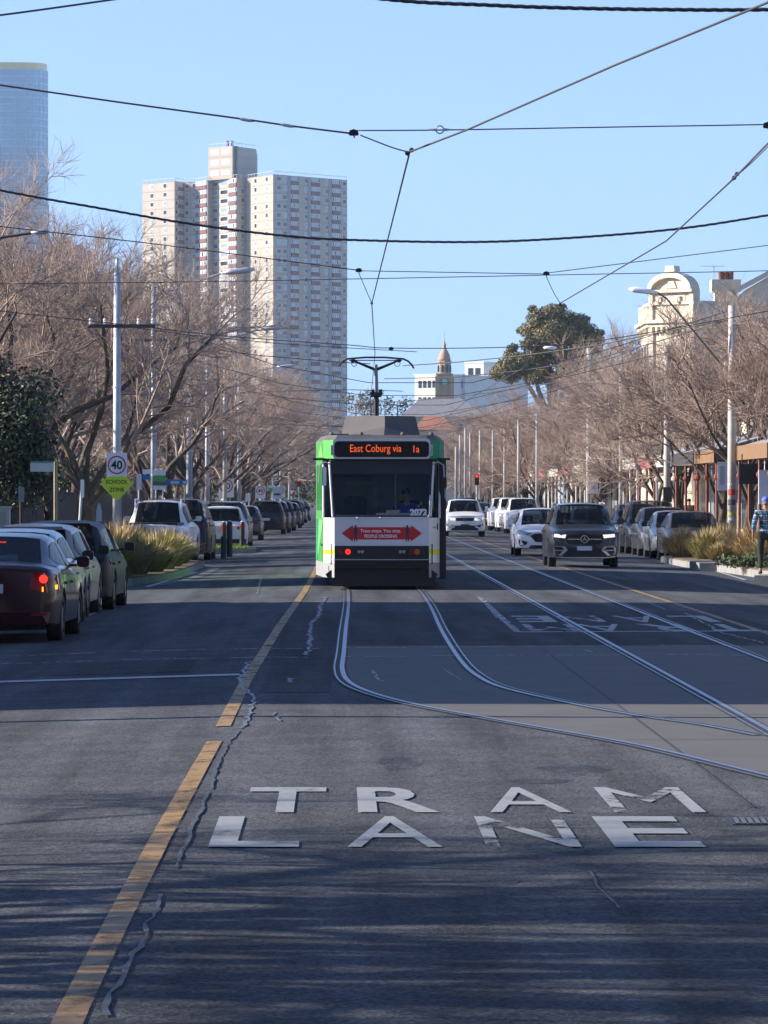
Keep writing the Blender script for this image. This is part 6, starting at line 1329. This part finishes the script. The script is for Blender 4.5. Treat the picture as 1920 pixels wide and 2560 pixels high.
bead(880,331,Ya,'dark clamp at the bend of the left contact wire'); bead(889,324,Ya,'dark clamp just above the bend of the left contact wire'); bead(1586,384,39.5,'lower dark clamp on the right contact wire'); bead(1592,376,39.3,'upper dark clamp on the right contact wire'); bead(803,655,Yb,'dark clamp below the second insulator'); bead(1210,657,Yb,'dark clamp below the third insulator')
p = D(950,280,Ya); q = MB(); n = 24; q.tube([(.033*cos(2*pi*k/n),0,.033*sin(2*pi*k/n)) for k in range(n+1)], .006, 5, cap=False)
o = q.build('ring_insulator', m_galv); o.location = p; T(o, 'small grey ring insulator on the nearest span wire', 'insulator')
for k, s_ in enumerate((-1,1)): q = MB(); q.tube([(s_*.035,0,0),(s_*.05,0,0),(s_*.1,0,0)], [.012,.012,.005], 6); c = q.build('ring_clip', m_galv, o)
for a, b in ((531,259),(620,271)): q = MB(); q.tube([(-.07,0,.012),(-.03,0,.006),(.03,0,-.006),(.07,0,-.014)], [.004,.014,.014,.004], 6); o = q.build('wire_splice', m_galv); o.location = D(a,b,Ya); T(o, 'grey splice on the nearest span wire, %s' % ('left of two' if a == 531 else 'right of two'), 'wire splice')
# far spans, one per pole pair
for k, Y in enumerate((133,150,166,185,200,222,245,270,300,335)):
    z0, z1 = 7.2-(k % 3)*.5, 7.4-(k % 2)*.6; x0, x1 = -6.2+.006*(Y-100), 12.1-.012*(Y-100); zm = 5.25
    wire([Vector((x0,Y,z0)), Vector((-2,Y,lerp(z0,zm,.72))), Vector((.9,Y,zm)), Vector((4,Y,zm)), Vector((8,Y,lerp(z1,zm,.55))), Vector((x1,Y,z1))], .012, 'one of the span wires between the farther poles', group='span wires between the farther poles')
def line(pd, Ys, r, lab):
    n = len(pd); wire([D(a, b, lerp(Ys[0], Ys[1], i/(n-1))) for i, (a, b) in enumerate(pd)], r, lab)
line([(1581,690),(1440,715),(1290,746),(1130,768),(980,783),(870,790)], (W1,150), .018, 'pale power line from the top of the near concrete pole towards the pantograph')
line([(1581,688),(1430,735),(1290,775),(1130,800),(980,815),(830,818)], (W1,165), .018, 'lower power line from the near concrete pole across the gum tree')
line([(1272,815),(1100,842),(980,858),(860,868),(700,862)], (W3,230), .02, 'dark power line from the middle lamp pole down to the left')
line([(1272,880),(1120,905),(1000,922),(870,925)], (W3,240), .02, 'dark power line through the tops of the middle right trees')
line([(336,700),(480,757),(560,768),(740,783),(800,786)], (Y2,150), .016, 'pale power line from the first cross arm to the pantograph')
line([(253,703),(420,725),(600,742),(760,752),(900,760)], (Y1,140), .012, 'thin power line from the cross arm of the tall grey pole')
line([(1659,685),(1620,690),(1581,700)], (W1-4,W1), .015, 'short power line leaving the near concrete pole to the right edge')
line([(480,850),(620,845),(760,842),(870,845)], (240,240), .02, 'dark wire through the left twigs towards the pantograph mast')
line([(560,915),(640,918),(742,922)], (230,230), .02, 'dark wire meeting the tram roof fairing from the left')

for k, (Y, x, h) in enumerate(((37.2,-6.4,8.2),(37.2,12.2,8),(66.5,-6.4,8.3),(66.5,12.2,8.2),(40.3,-6.4,9.8),(40.3,12.2,8.2),(70.2,-6.4,9.2),(70.2,12.2,9))):
    o = E('street_pole', (x,Y,0), 0, 'pole out of frame that holds the near span wires', 'pole', 'poles out of frame'); q = MB(); q.tube([(0,0,-.2),(0,0,h)], [.11,.085], 12); q.build('post', m_galv, o, True)
# ============================================================ PEOPLE
m_skin = M('skin', (.45,.24,.16), .6); m_hair = M('hair_dark', (.03,.022,.018), .8)
def skin_mesh(name, chains, m, parent, lv=1):
    """chains: list of lists of (point, radius); a chain may start with an int index of an earlier vertex"""
    vs, rs, es = [], [], []
    for ch in chains:
        prev = None
        for it in ch:
            if isinstance(it, int): prev = it; continue
            vs.append(Vector(it[0])); rs.append(it[1] if isinstance(it[1], tuple) else (it[1], it[1])); i = len(vs)-1
            if prev is not None: es.append((prev, i))
            prev = i
    me = bpy.data.meshes.new(name); me.from_pydata(vs, es, []); me.materials.append(m); o = bpy.data.objects.new(name, me); COL.objects.link(o); o.parent = parent
    md = o.modifiers.new('skin', 'SKIN'); md.use_smooth_shade = True
    sv = me.skin_vertices[0].data
    for i, r in enumerate(rs): sv[i].radius = r; sv[i].use_root = (i == 0)
    subsurf(o, lv); return o
def hand_chain(w, d, side, idx):                    # wrist -> palm -> five fingers, slightly curled
    d = Vector(d).normalized(); s = Vector(side).normalized(); palm = w+d*.06; out = [[idx, (palm, .026)]]
    return palm, [(palm+s*(.026-.017*k), [palm+s*(.03-.02*k)+d*(.04+.012*(k in (1,2))), palm+s*(.03-.02*k)+d*(.075+.015*(k in (1,2)))+s.cross(d)*.015]) for k in range(4)]+[(w+d*.03+s*.03, [w+d*.05+s*.05, w+d*.085+s*.055])]
pr = Vector((9.72, 100.2, .05)); Ph = 1.76
ped = E('person', pr, 0, 'man walking away in a blue checked shirt, blue cap and dark trousers', 'person')
hipL, hipR = Vector((-.10,0,.93)), Vector((.10,0,.93)); kL, kR = Vector((-.12,.06,.50)), Vector((.13,-.10,.50)); aL, aR = Vector((-.13,-.10,.09)), Vector((.14,-.02,.09)); tL, tR = Vector((-.14,.08,.035)), Vector((.16,.17,.035))
shL, shR = Vector((-.2,0,1.42)), Vector((.2,0,1.42)); eL, eR = Vector((-.27,-.06,1.16)), Vector((.27,-.02,1.16)); wL, wR = Vector((-.29,.04,.92)), Vector((.29,.08,.92))
ch = [[((0,0,.95),(.13,.1)), ((0,0,1.15),(.14,.1)), ((0,0,1.36),(.15,.1)), ((0,.0,1.47),.055), ((0,.01,1.56),(.07,.085)), ((0,.02,1.65),(.075,.09))],
      [0, (hipL,.09), (kL,.06), (aL,.04), (tL,.035)], [0, (hipR,.09), (kR,.06), (aR,.04), (tR,.035)],
      [2, (shL,.055), (eL,.042), (wL,.028)], [2, (shR,.055), (eR,.042), (wR,.028)]]
base = sum(len([x for x in c if not isinstance(x,int)]) for c in ch); wi = {0: 6+4+4+2, 1: 6+4+4+3+2}
for k, (w, e) in enumerate(((wL,eL),(wR,eR))):
    d = (w-e).normalized(); s = Vector((0,1,0)); palm = w+d*.07; ch.append([wi[k], (palm,(.03,.018))]); pi_ = base; base += 1
    for f in range(4):
        q0 = palm+s*(.028-.018*f)+d*.035; L_ = (.03,.036,.033,.024)[f]; ch.append([pi_, (q0,.0085), (q0+d*L_+Vector((.006,0,0)),.008), (q0+d*L_*1.8+Vector((.014,.0,0)),.007)]); base += 3
    ch.append([pi_, (palm+s*.04-d*.01,.01), (palm+s*.05+d*.03,.008)]); base += 2
skin_mesh('body', ch, m_skin, ped, 2)
def plaid():
    m = M('plaid_shirt', (.05,.2,.34), .85); n = m.node_tree.nodes; l = m.node_tree.links; tc = n['Texture Coordinate']; b = n['Principled BSDF']; sx_ = n.new('ShaderNodeSeparateXYZ'); l.new(tc.outputs['Object'], sx_.inputs[0])
    def stripes(sock, freq, duty):
        a = n.new('ShaderNodeMath'); a.operation = 'MULTIPLY'; a.inputs[1].default_value = freq; l.new(sock, a.inputs[0]); f = n.new('ShaderNodeMath'); f.operation = 'FRACT'; l.new(a.outputs[0], f.inputs[0]); g_ = n.new('ShaderNodeMath'); g_.operation = 'LESS_THAN'; g_.inputs[1].default_value = duty; l.new(f.outputs[0], g_.inputs[0]); return g_.outputs[0]
    ad = n.new('ShaderNodeMath'); ad.operation = 'ADD'; l.new(sx_.outputs[0], ad.inputs[0]); l.new(sx_.outputs[1], ad.inputs[1])
    cur = None
    for sock, fr, du, col in ((ad.outputs[0],9,.4,(.015,.03,.08)),(sx_.outputs[2],9,.4,(.015,.04,.1)),(ad.outputs[0],9.0,.1,(.5,.5,.55)),(sx_.outputs[2],9.0,.12,(.55,.5,.5))):
        mx = n.new('ShaderNodeMix'); mx.data_type = 'RGBA'; l.new(stripes(sock, fr, du), mx.inputs[0]); mx.inputs[7].default_value = (*col,1)
        if cur: l.new(cur, mx.inputs[6])
        else: mx.inputs[6].default_value = (.06,.24,.38,1)
        cur = mx.outputs[2]
    l.new(cur, b.inputs['Base Color']); return m
skin_mesh('shirt', [[((0,0,1.12),(.165,.125)), ((0,0,.98),(.175,.135)), ((0,0,.86),(.185,.14))], [0, ((0,0,1.3),(.175,.125)), ((0,0,1.4),(.15,.11)), ((0,0,1.475),(.075,.075))], [4-0, (shL,.075), (eL,.062), (lerp(eL,wL,.85),.05)], [4, (shR,.075), (eR,.062), (lerp(eR,wR,.85),.05)]], plaid(), ped, 2)
skin_mesh('trousers', [[((0,0,.94),(.15,.12)), (hipL+Vector((0,0,-.05)),.105), (kL,.078), (aL+Vector((0,0,.03)),.058)], [0, (hipR+Vector((0,0,-.05)),.105), (kR,.078), (aR+Vector((0,0,.03)),.058)]], M('trousers_dark', (.022,.021,.024), .9), ped, 2)
for a, t in ((aL,tL),(aR,tR)): skin_mesh('shoe', [[(a+Vector((0,-.05,-.04)),.045), (lerp(a,t,.5)+Vector((0,0,-.02)),.046), (t,.04)]], M('shoe_dark', (.02,.02,.022), .6), ped, 1)
q = MB(); q.ball((0,.02,1.69), .1, .115, .085, 16); 
for k in range(9): a = pi*k/8
q.prism([(-.08,.1),(.08,.1),(.06,.2),(-.06,.2)], 1.675, 1.69, 'z'); q.build('cap', M('cap_blue', (.1,.15,.5), .8), ped, True)
q = MB()
for s in (-1,1): q.ball((.078*s,.015,1.6), .014, .022, .034, 8)
for s in (-1,1): q.ball((.03*s,.105,1.625), .012, .008, .009, 6)
q.ball((0,.115,1.59), .014, .02, .022, 6); q.ball((0,.1,1.545), .028, .012, .008, 6); q.build('face', m_skin, ped, True)
q = MB(); q.ball((0,-.005,1.62), .084, .095, .075, 12); q.build('hair', M('hair_grey', (.2,.17,.15), .9), ped, True)
def bust(loc, rot, lab, shirt, hair=m_hair, sc=1, glasses=False, standing=False):
    o = E('person', loc, rot, lab, 'person'); o.scale = (sc,)*3
    if standing:
        skin_mesh('body', [[((0,0,.95),(.13,.1)), ((0,0,1.35),(.15,.1)), ((0,0,1.47),.055), ((0,0,1.56),(.07,.085)), ((0,0,1.65),(.075,.09))], [0,((-.1,0,.9),.09),((-.11,.05,.5),.06),((-.12,-.05,.08),.04),((-.12,-.15,.03),.035)], [0,((.1,0,.9),.09),((.11,-.08,.5),.06),((.12,.05,.08),.04),((.12,-.06,.03),.035)], [1,((-.2,0,1.42),.055),((-.25,.02,1.15),.04),((-.25,-.05,.9),.03),((-.25,-.08,.8),.025)], [1,((.2,0,1.42),.055),((.25,.02,1.15),.04),((.25,-.05,.9),.03),((.25,-.08,.8),.025)]], m_skin, o)
        skin_mesh('jacket', [[((0,0,1.1),(.17,.13)),((0,0,.9),(.18,.14))],[0,((0,0,1.36),(.17,.12)),((0,0,1.47),.07)],[2,((-.2,0,1.42),.075),((-.26,.02,1.15),.06),((-.26,-.04,.92),.05)],[2,((.2,0,1.42),.075),((.26,.02,1.15),.06),((.26,-.04,.92),.05)]], shirt, o)
        skin_mesh('trousers', [[((0,0,.94),(.15,.12)),((-.1,0,.85),.1),((-.11,.05,.5),.075),((-.12,-.05,.1),.055)],[0,((.1,0,.85),.1),((.11,-.08,.5),.075),((.12,.05,.1),.055)]], MATS['trousers_dark'], o); dz = 0
    else:
        skin_mesh('body', [[((0,0,0),(.14,.1)),((0,.02,.3),(.15,.1)),((0,0,.47),.05),((0,-.02,.55),(.068,.08)),((0,-.02,.65),(.072,.085))],[0,((-.1,-.2,.02),.08),((-.13,-.5,.05),.06),((-.13,-.55,-.3),.05)],[0,((.1,-.2,.02),.08),((.13,-.5,.05),.06),((.13,-.55,-.3),.05)],[1,((-.19,0,.4),.05),((-.24,-.15,.15),.04),((-.15,-.42,.28),.03),((-.13,-.46,.3),.028)],[1,((.19,0,.4),.05),((.24,-.15,.15),.04),((.15,-.42,.28),.03),((.13,-.46,.3),.028)]], m_skin, o)
        skin_mesh('shirt', [[((0,0,.05),(.16,.12)),((0,.02,.3),(.17,.12)),((0,0,.44),.065)],[1,((-.19,0,.4),.07),((-.25,-.15,.15),.055)],[1,((.19,0,.4),.07),((.25,-.15,.15),.055)]], shirt, o); dz = -1.0
    q = MB(); q.ball((0,.02,1.66+dz), .086, .095, .085, 12); q.build('hair', hair, o, True)
    q = MB(); f = -.1
    if glasses: q.box(-.06,.06,f-.012,f+.01,1.6+dz,1.635+dz)
    else:
        for s in (-1,1): q.ball((.03*s,f,1.615+dz), .011, .008, .008, 6)
    q.ball((0,f-.012,1.58+dz), .013, .018, .02, 6); q.ball((0,f+.004,1.54+dz), .024, .01, .006, 6); q.build('face' if not glasses else 'sunglasses', m_skin if not glasses else m_signk, o, True)
    return o
bust((TX+.5, TY+1.12, 1.26), 0, 'tram driver in a blue shirt behind the windscreen number', M('shirt_blue', (.03,.08,.4), .8))
bust((6.3-.37, 113+2.1, .62), 0, 'driver with sunglasses in the dark grey SUV with the star emblem', M('shirt_dark', (.03,.03,.035), .8), glasses=True)
bust((6.25-.37, 134+2.0, .45), 0, 'driver in the white hatchback with the six-sided grille', M('shirt_dark'), M('hair_brown', (.12,.06,.03), .8))
bust((5.6-.37, 196+2.1, .62), 0, 'driver in the white SUV next to the tram', M('shirt_pale', (.4,.4,.38), .8))
for k, (xd, X, lb) in enumerate(((1586,13.4,'person with dark hair on the right footpath above the dark blue SUV'),(1658,13.6,'person in a grey hood above the black people mover')) if 0 else ((1586-1480+1480,14.2,'person with dark hair on the right footpath above the black people mover'),)):
    Y = at(1586/1.0, X) if 0 else (14.2*F/(1586-VX)); bust((14.2, Y, -.02), .3, lb, M('jacket_pale', (.5,.45,.4), .8), standing=True)
bust((14.4, 14.4*F/(1659-VX), -.02), 2.8, 'person in a grey jacket on the right footpath beside the second concrete pole', M('jacket_grey', (.12,.12,.13), .8), M('hood_grey', (.2,.2,.21), .9), standing=True)
bust((13.9, 13.9*F/(1723-VX), -.02), .2, 'person in dark clothes on the right footpath behind the silver sedan', M('jacket_dark', (.03,.03,.04), .8), standing=True)
# ============================================================ AIR
hz = MB(); hz.box(-235, 235, -130, 2650, -1.3, 205)
m = bpy.data.materials.new('haze_air'); m.use_nodes = True; n = m.node_tree.nodes; n.remove(n['Principled BSDF'])
pv = n.new('ShaderNodeVolumePrincipled'); pv.inputs['Density'].default_value = .0001; pv.inputs['Color'].default_value = (.7,.84,1,1); pv.inputs['Anisotropy'].default_value = .2
m.node_tree.links.new(pv.outputs[0], n['Material Output'].inputs['Volume'])
o = hz.build('haze', m); T(o, "thin blue winter haze filling the street", None, kind="stuff")
